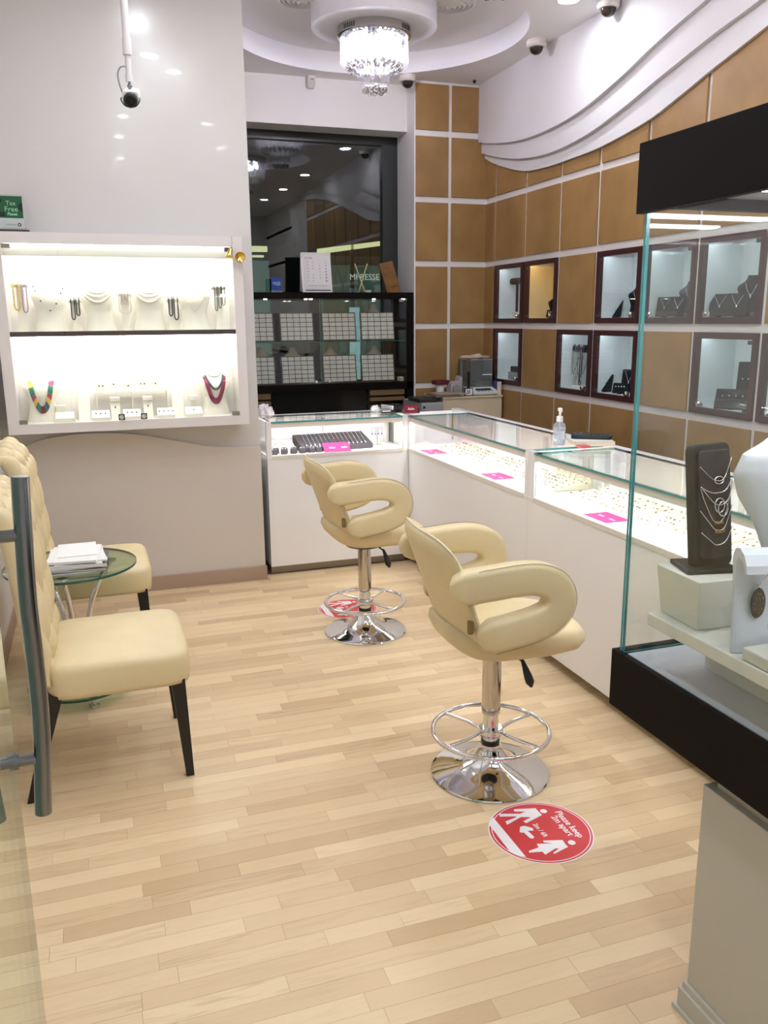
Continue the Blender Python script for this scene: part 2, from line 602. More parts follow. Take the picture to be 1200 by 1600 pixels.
# ---- wave soffit in three steps above the wood wall
C3 = [(6.6, 2.80), (6.384, 2.716), (5.955, 2.603), (5.621, 2.573), (5.28, 2.572), (4.901, 2.584), (4.449, 2.637), (4.172, 2.703), (3.926, 2.772), (3.745, 2.818), (3.541, 2.87), (3.1, 2.98), (2.5, 3.1), (1.8, 3.2), (1.0, 3.27)]
C2 = [(6.6, 2.832), (6.3, 2.755), (5.963, 2.687), (5.529, 2.648), (5.067, 2.672), (4.667, 2.745), (4.328, 2.828), (4.025, 2.898), (3.847, 2.936), (3.554, 2.99), (3.1, 3.09), (2.5, 3.19), (1.8, 3.27), (1.0, 3.31)]
C1 = [(6.6, 2.912), (6.235, 2.842), (5.834, 2.795), (5.417, 2.793), (5.031, 2.829), (4.639, 2.914), (4.413, 2.978), (4.198, 3.033), (4.008, 3.075), (3.5, 3.18), (3.0, 3.26), (2.5, 3.31)]
for k, (cv, xf) in enumerate(((C3, 3.122), (C2, 3.093), (C1, 3.064))):
    p = smoothpath([(a, b, 0) for a, b in cv], 5)
    poly = [(q.x, q.y) for q in p]
    poly = poly + [(poly[-1][0], ZC), (YB, ZC)]
    o = MB().prism(poly, xf, XR - 0.0145, 'x').build('trim_%d' % (k + 1), mat('soffit_paint', (216, 213, 215), 0.55))
    tag(o, ['lowest white wave-edged soffit step, touching the wood panels', 'middle white wave-edged soffit step', 'topmost white wave-edged soffit step, meeting the ceiling'][k], 'soffit', kind='structure')

# ---- shop window
win = thing('window_1', 'dark tall shop window above the tray cabinet', 'window', (1.7, 7.0, 0.93), kind='structure')
DARKF = mat('dark_window_frame', (38, 42, 42), 0.4)
MB().box(0.914, XV, 6.985, 7.06, 2.925, 2.99).build('top_frame', mat('black_window_frame', (14, 16, 16), 0.4), win)
MB().box(2.39, XV, 6.985, 7.06, 0.93, 2.925).build('side_frame', DARKF, win)
MB().box(0.914, 2.39, 7.02, 7.032, 0.93, 2.925).build('pane', WINGLASS, win)

# ---- the passage outside the window
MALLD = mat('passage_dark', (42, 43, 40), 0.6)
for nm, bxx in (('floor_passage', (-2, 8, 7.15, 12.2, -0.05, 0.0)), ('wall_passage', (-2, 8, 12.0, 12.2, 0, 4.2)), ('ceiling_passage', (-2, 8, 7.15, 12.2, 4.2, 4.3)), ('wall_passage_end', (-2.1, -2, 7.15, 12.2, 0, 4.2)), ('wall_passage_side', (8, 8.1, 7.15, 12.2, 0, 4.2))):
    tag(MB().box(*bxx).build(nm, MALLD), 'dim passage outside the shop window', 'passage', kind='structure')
TEAL = mat('passage_teal', (96, 128, 118), 0.3, emit=0.2)  # glow put into the door glass, no lamp stands behind it
def far(name, x0, x1, z0, z1, y, m, d=0.05):
    return MB().box(x0, x1, y, y + d, z0, z1).build(name, m, shop)
shop = thing('shopfront', 'dim teal shopfront across the passage, seen through the window', 'shopfront', (2.4, 9.0, 0))
far('fascia', 2.35, 3.6, 2.12, 2.2, 9.02, mat('fascia', (96, 100, 88), 0.5, emit=0.03))
far('glazing', 2.38, 2.72, 0.0, 2.11, 9.05, mat('shop_glazing', (96, 116, 104), 0.3, emit=0.16))  # glow put into glazing and fascia for the light of the shop
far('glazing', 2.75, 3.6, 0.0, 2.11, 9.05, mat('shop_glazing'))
far('mullion', 2.72, 2.75, 0.0, 2.45, 9.0, BLACKP)
MB().add([(2.36, 9.0, 2.215), (3.6, 9.0, 2.39), (3.6, 9.0, 2.43), (2.36, 9.0, 2.27), (2.36, 9.06, 2.215), (3.6, 9.06, 2.39), (3.6, 9.06, 2.43), (2.36, 9.06, 2.27)], [(0, 1, 2, 3), (4, 7, 6, 5), (0, 4, 5, 1), (1, 5, 6, 2), (2, 6, 7, 3), (3, 7, 4, 0)]).build('light_cove', mat('yellow_cove', (214, 212, 160), 0.4, emit=0.55), shop)
tm = MB()
text_on(tm, 'MPRESSE', (2.70, 8.985, 1.955), (1, 0, 0), (0, 0, 1), 0.33, bold=0.0, lift=0.0)
tm.build('lettering', mat('sign_letters', (190, 200, 190), 0.4, emit=0.45), shop)
shop2 = thing('shopfront', 'pale teal glass door across the passage beside the partition wall', 'shopfront', (1.7, 9.0, 0))
shop = shop2
far('door_glass', 1.56, 1.83, 0.0, 2.14, 9.0, TEAL)
far('door_frame', 1.4, 1.56, 0.0, 2.14, 9.0, mat('teal_frame', (60, 84, 78), 0.4))
far('lintel', 1.4, 1.85, 2.14, 2.165, 8.98, BLACKP)
far('light_cove', 1.4, 1.82, 2.23, 2.285, 9.0, mat('yellow_cove'))
far('light_shelf', 1.4, 1.78, 2.175, 2.195, 9.0, mat('yellow_cove'))
glow = MB().box(2.48, 2.68, 9.3, 9.34, 0.0, 1.76).build('glow_slab', mat('passage_glow', (160, 196, 200), 0.4, emit=0.35))  # emissive slab added for the pale blue glow behind the trays
tag(glow, 'pale blue glowing slab added far across the dark passage', 'display')
glow = MB().box(2.52, 2.62, 8.4, 8.44, 0.0, 1.66).build('glow_slab', mat('passage_glow'))  # second glowing slab, likewise added
tag(glow, 'small pale blue glowing slab added behind the end tray column', 'display')

# ---- glass entrance door with bowed pull handle
door = thing('door_1', 'frameless glass entrance door standing open with a steel pull bar', 'door', (-0.19, 1.1, 0), kind='structure')
MB().box(-0.196, -0.184, 0.62, 1.52, 0.012, 2.35, edge=1).build('leaf', [GREENGLASS, mat('door_edge', (120, 150, 132), 0.2)], door)
MB().box(-0.21, -0.17, 0.62, 0.8, 0.0, 0.07).build('patch_fitting', STEEL, door, bevel=0.003)
hp = smoothpath([(-0.126, 1.5, 1.30), (-0.130, 1.5, 1.206), (-0.134, 1.5, 1.086), (-0.133, 1.5, 0.997), (-0.134, 1.5, 0.858), (-0.146, 1.5, 0.682)], 6)
bar = MB().tube(hp, 0.0148, 20).build('pull_bar', STEEL, door, smooth=True)
for z in (1.20, 0.79):
    MB().cyl((-0.205, 1.5, z), (-0.137, 1.5, z), 0.011, 16).build('standoff', STEEL, door, smooth=True)
    MB().cyl((-0.184, 1.5, z), (-0.176, 1.5, z), 0.0155, 16).build('collar', STEEL, door, smooth=True)

# ================================================================== CEILING FIXTURES
LAMP_N = mat('lamp_lens', (240, 246, 255), 0.4, emit=DOWNLIGHT)
def downlight(x, y, label, z=ZC):
    t = thing('downlight', label, 'downlight', (x, y, z), group='ceiling downlights')
    MB().lathe([(0.075, 0), (0.075, -0.006), (0.06, -0.008), (0.058, 0)], 28, (x, y, z)).build('trim_ring', WHITEP, t, smooth=True)
    MB().lathe([(0.0001, -0.004), (0.057, -0.004)], 28, (x, y, z), caps=False).build('lens', LAMP_N, t)
downlight(2.765, 4.75, 'recessed downlight in the ceiling near the wave soffit')
for x, y in ((0.43, 4.1), (0.55, 3.4), (0.75, 3.05), (0.50, 2.45), (0.45, 1.5), (0.45, 0.6), (2.755, 2.97), (2.75, 1.7), (1.7, 2.5), (1.2, 1.4), (1.5, 0.3), (2.7, 0.6), (0.5, -0.6), (2.2, -0.8)):  # partly read off reflections, the others unseen and added for lighting
    downlight(x, y, 'recessed ceiling downlight out of view, most of the set added to light the room')

# ---- crystal chandeliers
def chandelier(x, y, label):
    t = thing('chandelier', label, 'chandelier', (x, y, 3.335), group='crystal chandeliers')
    L = lambda mb, nm, m, **k: mb.build(nm, m, t, world=False, **k)
    L(MB().lathe([(0.235, 0), (0.235, -0.05), (0.228, -0.055), (0.0001, -0.055)], 56), 'canopy_ring', mat('polished_steel', (190, 188, 186), 0.10, metal=1), smooth=True)
    for a0 in (200, 300):
        for k in range(6):
            a = math.radians(a0 + k * 4)
            M = Matrix.Rotation(a, 4, 'Z')
            L(MB().box(0.2345, 0.2365, -0.003, 0.003, -0.042, -0.014, M=M), 'slot', BLACKP)
    for k in range(8):
        a = 2 * PI * k / 8
        rr = 0.13
        L(MB().sphere((rr * math.cos(a), rr * math.sin(a), -0.085), 0.016, 10, 6, sc=(1, 1, 1.5)), 'lamp', mat('lamp_cool', (232, 234, 255), 0.4, emit=CHANDELIER_LAMP))
    for k in range(3):
        a = 2 * PI * k / 3 + 5.4
        L(MB().sphere((0.09 * math.cos(a), 0.09 * math.sin(a), -0.10), 0.014, 10, 6, sc=(1, 1, 1.6)), 'lamp', mat('lamp_warm', (255, 222, 160), 0.4, emit=CHANDELIER_LAMP))
    rod = None
    ball = None
    def rods(n, r, ztop, zbot, rad):
        src = None
        for k in range(n):
            a = 2 * PI * (k + 0.5) / n
            p = (r * math.cos(a), r * math.sin(a), 0)
            if src is None:
                src = L(MB().lathe([(rad, ztop), (rad, zbot)], 8), 'crystal_rod', RODGLASS, smooth=True)
                src.location = p
            else:
                link_copy(src, t, p)
    def balls(n, r, z, rad, ph=0):
        src = None
        for k in range(n):
            a = 2 * PI * (k + ph) / n
            p = (r * math.cos(a), r * math.sin(a), z - (0.006 if k % 2 else 0))
            if src is None:
                src = L(MB().sphere((0, 0, 0), rad, 12, 8), 'crystal_ball', BALLGLASS, smooth=2)
                src.location = p
            else:
                link_copy(src, t, p)
    rods(46, 0.21, -0.056, -0.215, 0.0075)
    rods(30, 0.165, -0.056, -0.20, 0.0075)
    balls(24, 0.168, -0.222, 0.0195)
    balls(16, 0.135, -0.236, 0.0185, 0.5)
    rods(22, 0.088, -0.056, -0.33, 0.008)
    balls(11, 0.066, -0.355, 0.0195)
    balls(5, 0.03, -0.362, 0.018)
    L(MB().lathe([(0.07, -0.056), (0.07, -0.075), (0.0001, -0.075)], 24), 'inner_hub', mat('polished_steel'), smooth=True)
chandelier(1.8655, 5.588, 'two-tier crystal rod chandelier in the round ceiling recess by the window')
chandelier(1.85, 3.82, 'crystal rod chandelier cut off by the top edge, nearer than the other')

# ---- dome cameras, sensor, vents, smoke head
def dome(x, y, label, z=ZC):
    t = thing('dome_camera', label, 'camera', (x, y, z), group='ceiling dome cameras')
    MB().lathe([(0.062, 0), (0.066, -0.03), (0.058, -0.042), (0.045, -0.044)], 28, (x, y, z)).build('housing', mat('warm_white_plastic', (222, 216, 208), 0.4), t, smooth=True)
    MB().lathe([(0.045, -0.044), (0.042, -0.06), (0.033, -0.075), (0.018, -0.085), (0.0001, -0.088)], 28, (x, y, z)).build('dome', mat('smoked_dome', (44, 34, 30), 0.08), t, smooth=True)
dome(2.955, 5.47, 'dome camera on the ceiling beside the wave soffit, clear of both chandeliers')
dome(2.43, 6.50, 'dome camera over the window corner, just right of the crystal chandelier')
dome(3.0, 4.70, 'dome camera cut off by the top edge beside the downlight')

t = thing('motion_sensor', 'white motion sensor on the wall above the dark window', 'sensor', (1.74, 6.757, 3.25))
MB().prism(rrect(0.06, 0.11, 0.014, 3, 1.74, 3.30), 6.70, 6.757, 'y').build('body', mat('warm_white_plastic'), t, bevel=0.006, smooth=True)
MB().prism(rrect(0.044, 0.045, 0.008, 3, 1.742, 3.275), 6.693, 6.701, 'y').build('lens', mat('sensor_lens', (200, 196, 190), 0.3), t)
MB().box(1.726, 1.756, 6.697, 6.7, 3.302, 3.306).build('slot', BLACKP, t)

def vent(x, y, label):
    t = thing('air_vent', label, 'vent', (x, y, ZR), group='round ceiling vents')
    for k, r in enumerate((0.155, 0.125, 0.095, 0.065, 0.035)):
        MB().lathe([(r, 0), (r, -0.006 - 0.004 * k), (r - 0.018, -0.012 - 0.004 * k), (r - 0.018, 0)], 36, (x, y, ZR), caps=False).build('louvre_ring', W_PAINT, t, smooth=True)
vent(1.41, 5.62, 'round ceiling vent in the recess on the partition side of the drum')
vent(2.32, 5.42, 'round ceiling vent in the recess on the soffit side of the drum')

t = tag(MB().lathe([(0.014, 0), (0.014, -0.01), (0.006, -0.022), (0.0001, -0.024)], 16, (2.97, 6.47, ZC)).build('sprinkler_head', BLACKP, smooth=True), 'tiny black ceiling sprinkler head in the corner above the wood panels', 'sprinkler')

# ---- pole-mounted camera
x, y = 0.236, 3.8
t = thing('pole_camera', 'white box camera hanging on a pole in front of the partition wall', 'camera', (x, y, ZC))
PW = mat('pole_white', (214, 208, 208), 0.4)
MB().cyl((x, y, ZC), (x, y, 2.60), 0.0145, 18).build('pole', PW, t, smooth=True)
MB().cyl((x, y, 2.635), (x, y, 2.575), 0.0175, 18).build('coupling', PW, t, smooth=True)
MB().cyl((x, y, 2.60), (x, y, 2.48), 0.011, 18).build('lower_pole', PW, t, smooth=True)
MB().cyl((x, y, 2.505), (x, y, 2.478), 0.0145, 18).build('coupling', PW, t, smooth=True)
MB().cyl((x, y, 2.48), (x, y, 2.45), 0.005, 10).sphere((x, y, 2.462), 0.010, 10, 6).build('ball_joint', STEEL, t, smooth=True)
M = Matrix.Translation((x + 0.004, y, 2.425)) @ Matrix.Rotation(-0.12, 4, 'Z') @ Matrix.Rotation(0.32, 4, 'X')
body = MB().prism(rrect(0.064, 0.05, 0.012, 3), -0.06, 0.07, 'y', M=M).build('body', WHITEP, t, bevel=0.003)
MB().add(*(lambda q: (q.v, q.f))(MB().lathe([(0.028, 0), (0.026, 0.045), (0.018, 0.048), (0.018, 0.03), (0.0001, 0.03)], 22, M=M @ Matrix.Translation((0, -0.058, -0.006)) @ Matrix.Rotation(PI / 2, 4, 'X')))).build('lens', BLACKP, t, smooth=True)
MB().tube([M @ Vector(p) for p in smoothpath([(0.030, -0.03, 0.0), (0.036, -0.085, -0.004), (0.018, -0.098, -0.026), (-0.018, -0.098, -0.026), (-0.036, -0.085, -0.004), (-0.03, -0.03, 0.0)], 5)], 0.0025, 6).build('lens_bracket', BLACKP, t, smooth=True)
MB().tube(smoothpath([(x, y, 2.535), (x - 0.03, y, 2.53), (x - 0.042, y + 0.01, 2.50), (x - 0.03, y + 0.03, 2.45), (x - 0.01, y + 0.05, 2.43)], 6), 0.0035, 8).build('cable', GREYP, t, smooth=True)

# ================================================================== SEATING
# ---- bar stools (local frame: +X is the way the sitter faces)
def bar_stool(label, loc, rz, ring_turn):
    t = thing('bar_stool', label, 'stool', loc, rz, group='cream leather bar stools')
    B = lambda mb, nm, m, parent=t, **k: mb.build(nm, m, parent, world=False, **k)
    B(MB().lathe([(0.0001, 0), (0.205, 0), (0.2065, 0.004), (0.204, 0.008), (0.185, 0.013), (0.14, 0.021), (0.10, 0.033), (0.072, 0.05), (0.054, 0.07), (0.042, 0.092), (0.036, 0.10), (0.036, 0.112), (0.0001, 0.112)], 64), 'base', CHROME, smooth=True)
    B(MB().cyl((0, 0, 0.11), (0, 0, 0.125), 0.032, 28), 'gasket', BLACKP, smooth=True)
    B(MB().cyl((0, 0, 0.12), (0, 0, 0.235), 0.0275, 28), 'lower_column', CHROME, smooth=True)
    B(MB().cyl((0, 0, 0.225), (0, 0, 0.475), 0.0325, 32), 'column', mat('column_steel', (205, 198, 188), 0.10, metal=1), smooth=True)
    fr = B(MB().tube([(0.2 * math.cos(2 * PI * k / 60), 0.2 * math.sin(2 * PI * k / 60), 0.158) for k in range(60)], 0.0085, 10, closed=True), 'footrest_ring', CHROME, smooth=2)
    for s in (-1, 1):
        arc = smoothpath([(0.125 * 1.0, s * 0.156, 0.158), (0.06, s * 0.075, 0.158), (0.0, s * 0.036, 0.158), (-0.06, s * 0.075, 0.158), (-0.125, s * 0.156, 0.158)], 8)
        arc = [Matrix.Rotation(ring_turn, 4, 'Z') @ q for q in arc]
        B(MB().tube(arc, 0.0065, 8), 'footrest_arm', CHROME, parent=fr, smooth=2)
    B(MB().lathe([(0.0385, 0.142), (0.0405, 0.146), (0.0405, 0.168), (0.0385, 0.172)], 28), 'collar', CHROME, parent=fr, smooth=True)
    # seat shell
    def seat(u, v):
        a = 2 * PI * u
        n = 3.2
        ca, sa = math.cos(a), math.sin(a)
        rx = abs(ca) ** (2 / n) * (1 if ca > 0 else -1)
        ry = abs(sa) ** (2 / n) * (1 if sa > 0 else -1)
        prof = [(0.0, 0.0), (0.45, 0.0), (0.80, 0.008), (0.94, 0.025), (1.0, 0.052), (0.985, 0.078), (0.93, 0.094), (0.80, 0.098), (0.5, 0.094), (0.0, 0.092)]
        k = v * (len(prof) - 1)
        i = min(int(k), len(prof) - 2); f = k - i
        w = prof[i][0] * (1 - f) + prof[i + 1][0] * f
        z = prof[i][1] * (1 - f) + prof[i + 1][1] * f
        x, y = 0.045 + 0.25 * w * rx, 0.205 * w * ry * (0.97 + 0.03 * rx)
        z += 0.47 + (0.05 * max(0, -(x + 0.05) / 0.16) ** 2 if x < -0.05 else 0) - (0.018 * ((x - 0.16) / 0.13) ** 2 if x > 0.16 else 0)
        if 4 < k and abs(y) < 0.13 and abs(x - 0.03) < 0.14:
            z -= 0.006 * max(0, math.cos(x * 50) * math.cos(y * 50)) * w
        return (x, y, z)
    B(MB().grid(seat, 48, 18, closeu=True), 'seat', CREAM, smooth=2)
    B(MB().cyl((0, 0, 0.452), (0, 0, 0.474), 0.09, 24, r2=0.11), 'swivel_plate', BLACKP, smooth=True)
    # backrest: slightly wrapped pad
    def back_pt(u, v, side):
        s = (u - 0.5) * 2
        hw = 0.195 + 0.055 * v
        y = s * hw
        zt = 0.905 - 0.05 * abs(s) ** 4
        z = 0.555 + (zt - 0.555) * v
        x = -0.155 - 0.115 * v + 0.045 * s * s
        th = 0.024 * (1 - abs(s) ** 6) ** 0.5 * min(1, 6 * v + 0.3) * min(1, (1 - v) * 7 + 0.15)
        bulge = 0.012 * (1 - s * s) * v * (1 - v) * 4
        return (x + side * th + (bulge if side > 0 else 0), y, z)
    m = MB()
    nu, nv = 26, 18
    m.grid(lambda u, v: back_pt(u, v, 1), nu, nv)
    m.grid(lambda u, v: back_pt(u, v, -1), nu, nv)
    w = nu + 1
    off = w * (nv + 1)
    bl = [j * w for j in range(nv + 1)] + [nv * w + i for i in range(1, w)] + [j * w + nu for j in range(nv - 1, -1, -1)] + [i for i in range(nu - 1, 0, -1)]
    n = len(bl)
    m.f += [(bl[i], bl[(i + 1) % n], bl[(i + 1) % n] + off, bl[i] + off) for i in range(n)]
    m.mi += [0] * n
    bk = B(m, 'backrest', CREAM, smooth=2)
    B(MB().tube([back_pt(u / 30, 1.0, -1.0) for u in range(1, 30)], 0.0022, 6), 'piping', CREAM2, parent=bk, smooth=2)
    # loop armrests
    sect = [(a * 1.0, b) for a, b in rrect(0.066, 0.104, 0.019, 3)]
    for s in (-1, 1):
        yc = s * 0.253
        path = smoothpath([(-0.205, yc, 0.772), (-0.12, yc, 0.778), (-0.03, yc, 0.784), (0.035, yc, 0.778), (0.085, yc, 0.752), (0.104, yc, 0.705), (0.083, yc, 0.660), (0.03, yc, 0.636), (-0.04, yc, 0.622), (-0.115, yc, 0.610)], 6)
        am = B(MB().tube(path, 1, sect=sect, up=(0, s, 0) if False else (0, 0, 1), capround=0.045), 'armrest', CREAM if s > 0 else CREAM2 if False else CREAM, smooth=2)
        # seam lines near the outer face
        ro = []
        for i, p in enumerate(path):
            tdir = (path[min(i + 1, len(path) - 1)] - path[max(i - 1, 0)]).normalized()
            nrm = Vector((tdir.z, 0, -tdir.x))
            if nrm.z < 0 and i < 3: nrm = -nrm
            ro.append((p, nrm))
        outer = []
        for p, nrm in ro:
            q = p - nrm * 0.0505
            outer.append((q.x, yc + s * 0.026, q.z))
        B(MB().tube(outer, 0.0009, 5), 'seam', SEAM, parent=am, smooth=2)
    # arm brackets and seat bracket behind
    for s in (-1, 1):
        B(MB().box(-0.168, -0.152, s * 0.195 - 0.010, s * 0.195 + 0.010, 0.60, 0.645), 'bracket', SEAM, bevel=0.004)
        B(MB().cyl((-0.175, s * 0.20, 0.775), (-0.175, s * 0.235, 0.775), 0.008, 10), 'bolt', STEEL, smooth=True)
    lv = B(MB().cyl((0.05, -0.03, 0.455), (0.072, -0.085, 0.437), 0.004, 8), 'lever', BLACKP, smooth=True)
    B(MB().tube(smoothpath([(0.072, -0.085, 0.44), (0.078, -0.097, 0.415), (0.086, -0.112, 0.38), (0.09, -0.118, 0.362)], 4), 1, 12, radii=[0.006, 0.007, 0.008, 0.009, 0.0105, 0.012, 0.0135, 0.0145, 0.015, 0.0145, 0.013, 0.010, 0.007], capround=0.006), 'grip', BLACKP, parent=lv, smooth=2)
    return t
bar_stool('nearer cream leather bar stool, its chrome base touching the red sticker', (1.208, 2.422, 0), -0.05, 1.25)
bar_stool('farther cream leather bar stool in front of the corner counter', (1.216, 3.879, 0), 0.0, -0.2)

# ---- tufted dining chairs against the side wall (front faces +X)
def dining_chair(label, loc, rz=0.0):
    t = thing('dining_chair', label, 'chair', loc, rz, group='cream tufted dining chairs')
    B = lambda mb, nm, m, parent=t, **k: mb.build(nm, m, parent, world=False, **k)
    # origin: middle of the chair on the floor
    hw = 0.255
    def seat(u, v):
        a = 2 * PI * u
        n = 7
        ca, sa = math.cos(a), math.sin(a)
        rx = abs(ca) ** (2 / n) * (1 if ca > 0 else -1)
        ry = abs(sa) ** (2 / n) * (1 if sa > 0 else -1)
        prof = [(0.0, 0.345), (0.9, 0.345), (0.985, 0.348), (1.0, 0.38), (1.0, 0.43), (0.985, 0.447), (0.95, 0.458), (0.88, 0.463), (0.7, 0.468), (0.4, 0.474), (0.0, 0.476)]
        k = v * (len(prof) - 1)
        i = min(int(k), len(prof) - 2); f = k - i
        w = prof[i][0] * (1 - f) + prof[i + 1][0] * f
        z = prof[i][1] * (1 - f) + prof[i + 1][1] * f
        return (0.01 + 0.235 * w * rx, hw * w * ry, z)
    B(MB().grid(seat, 56, 20, closeu=True), 'seat', CREAM, smooth=2)
    # tufted back with a rolled top
    prof = smoothpath([(-0.205, 0.40, 0), (-0.213, 0.50, 0), (-0.222, 0.60, 0), (-0.236, 0.74, 0), (-0.252, 0.87, 0), (-0.272, 0.94, 0), (-0.305, 0.987, 0), (-0.345, 0.998, 0), (-0.375, 0.98, 0)], 7)
    def pp(v):
        k = v * (len(prof) - 1)
        i = min(int(k), len(prof) - 2)
        p = prof[i].lerp(prof[i + 1], k - i)
        d = (prof[i + 1] - prof[i]).normalized()
        return p, Vector((d.y, -d.x, 0))
    def front(u, v):
        p, nrm = pp(v)
        y = (u - 0.5) * 2
        a, b = y * 3 * PI / 2 * 1.35, v * 5.6 * PI / 2 * 1.3
        d = abs(math.sin((a + b)) * math.sin((a - b)))
        e = (1 - abs(y) ** 8) * min(1, v * 8)
        h = 0.036 * (d ** 0.38) * e
        return (p.x + nrm.x * h, y * 0.25, p.y + nrm.y * h)
    def rear(u, v):
        p, nrm = pp(v)
        y = (u - 0.5) * 2
        th = 0.070 * (1 - 0.35 * abs(y) ** 6) * (1.0 - 0.45 * v ** 3)
        return (p.x - nrm.x * th, y * 0.248, p.y - nrm.y * th)
    m = MB()
    nu, nv = 60, 70
    m.grid(front, nu, nv)
    m.grid(rear, nu, nv)
    w = nu + 1
    off = w * (nv + 1)
    bl = [j * w for j in range(nv + 1)] + [nv * w + i for i in range(1, w)] + [j * w + nu for j in range(nv - 1, -1, -1)] + [i for i in range(nu - 1, 0, -1)]
    n = len(bl)
    m.f += [(bl[i], bl[(i + 1) % n], bl[(i + 1) % n] + off, bl[i] + off) for i in range(n)]
    m.mi += [0] * n
    bk = B(m, 'backrest', CREAM, smooth=2)
    src = None
    for i in range(-4, 5):
        for j in range(1, 12):
            # buttons sit where both seams of the quilting cross
            a, b = i * PI / 2, j * PI / 2
            if (i + j) % 2: continue
            y, v = a / (3 * PI / 2 * 1.35), b / (5.6 * PI / 2 * 1.3)
            if abs(y) > 0.92 or v > 0.97: continue
            p, nrm = pp(v)
            q = (p.x + nrm.x * 0.005, y * 0.25, p.y + nrm.y * 0.005)
            if src is None:
                src = B(MB().sphere((0, 0, 0), 0.009, 10, 6), 'button', CREAM, parent=bk, smooth=2)
                src.location = q
            else:
                link_copy(src, bk, q)
    for sx, sy in ((1, 1), (1, -1), (-1, 1), (-1, -1)):
        xt, yt = (0.195 if sx > 0 else -0.195), sy * 0.215
        xb, yb = (0.215 if sx > 0 else -0.30), sy * 0.232
        a, b = 0.023, 0.0135
        B(MB().add([(xt - a, yt - a, 0.36), (xt + a, yt - a, 0.36), (xt + a, yt + a, 0.36), (xt - a, yt + a, 0.36), (xb - b, yb - b, 0), (xb + b, yb - b, 0), (xb + b, yb + b, 0), (xb - b, yb + b, 0)],
                   [(0, 1, 2, 3), (7, 6, 5, 4), (0, 4, 5, 1), (1, 5, 6, 2), (2, 6, 7, 3), (3, 7, 4, 0)]), 'leg', BLACKW, bevel=0.002)
    return t
dining_chair('nearer cream tufted dining chair with black legs, behind the door handle', (0.0, 2.99, 0))
dining_chair('farther cream tufted dining chair half hidden by the glass side table', (-0.055, 4.06, 0))

# ---- round glass side table
tx, ty = -0.145, 3.6
t = thing('side_table', 'round two-level glass side table on curved chrome legs', 'table', (tx, ty, 0))
def disc(r, z, th, nm):
    m = MB().lathe([(0.0001, z), (r, z), (r, z + th), (0.0001, z + th)], 64, (tx, ty, 0))
    n = 64
    m.mi = [1 if n <= i < 2 * n else 0 for i in range(len(m.mi))]
    return m.build(nm, [GREENGLASS, EDGED], t, smooth=True)
disc(0.262, 0.560, 0.010, 'tabletop')
disc(0.21, 0.045, 0.010, 'lower_shelf')
for k in range(3):
    a = math.radians(-100 + 120 * k)
    ca, sa = math.cos(a), math.sin(a)
    pts = smoothpath([(tx + r * ca, ty + r * sa, z) for r, z in ((0.03, 0.055), (0.035, 0.18), (0.05, 0.30), (0.085, 0.42), (0.14, 0.52), (0.17, 0.556))], 6)
    MB().tube(pts, 0.011, 12).build('leg', CHROME, t, smooth=2)
    MB().lathe([(0.022, 0.553), (0.022, 0.56)], 16, (tx + 0.17 * ca, ty + 0.17 * sa, 0)).build('leg_pad', CHROME, t, smooth=True)
    MB().lathe([(0.022, 0.0), (0.022, 0.012), (0.008, 0.016), (0.008, 0.035), (0.018, 0.038), (0.018, 0.045)], 18, (tx + 0.175 * math.cos(a + 0.45), ty + 0.175 * math.sin(a + 0.45), 0)).build('foot', CHROME, t, smooth=True)
    MB().lathe([(0.014, 0.055), (0.014, 0.062), (0.0001, 0.062)], 18, (tx + 0.175 * math.cos(a + 0.45), ty + 0.175 * math.sin(a + 0.45), 0)).build('foot_cap', CHROME, t, smooth=True)
MB().lathe([(0.034, 0.055), (0.034, 0.06), (0.026, 0.066), (0.026, 0.11), (0.0001, 0.11)], 20, (tx, ty, 0)).build('hub', CHROME, t, smooth=True)

# ---- papers and magazines on the table
z = 0.570
rngm = random.Random(11)
stack = [('grey-covered magazine at the bottom of the table stack', (118, 112, 108), 0.21, 0.29, 0.008, 0.02), ('dark-covered magazine second from the bottom of the stack', (96, 92, 96), 0.21, 0.28, 0.007, -0.06),
         ('beige brochure in the middle of the stack', (198, 184, 170), 0.21, 0.28, 0.006, 0.05), ('thick white catalogue above the beige brochure', (226, 222, 218), 0.21, 0.28, 0.013, -0.03),
         ('white leaflet third from the top of the stack', (238, 234, 230), 0.20, 0.26, 0.005, 0.10), ('white booklet second from the top of the stack', (242, 240, 236), 0.19, 0.25, 0.009, -0.10),
         ('loose white sheet on top of the stack, pushed back', (244, 243, 240), 0.15, 0.21, 0.003, 0.02)]
for i, (lb, c, dx, dy, h, a) in enumerate(stack):
    cx, cy = -0.115 + rngm.uniform(-0.012, 0.012), 3.585 + rngm.uniform(-0.02, 0.02)
    if i == 6: cx, cy = -0.115, 3.63
    M = Matrix.Translation((cx, cy, 0)) @ Matrix.Rotation(a, 4, 'Z')
    tt = thing('magazine', lb, 'magazine', (cx, cy, z), group='papers on the side table')
    MB().box(-dx / 2, dx / 2, -dy / 2, dy / 2, z + 0.0008, z + h - 0.0012, M=M).build('pages', PAPER, tt)
    MB().box(-dx / 2 - 0.001, dx / 2 + 0.001, -dy / 2 - 0.001, dy / 2 + 0.001, z + h - 0.0012, z + h, M=M).box(-dx / 2 - 0.001, dx / 2 + 0.001, -dy / 2 - 0.001, dy / 2 + 0.001, z, z + 0.0008, M=M).build('cover', mat('cover_%d' % i, c, 0.5), tt)
    z += h + 0.0003

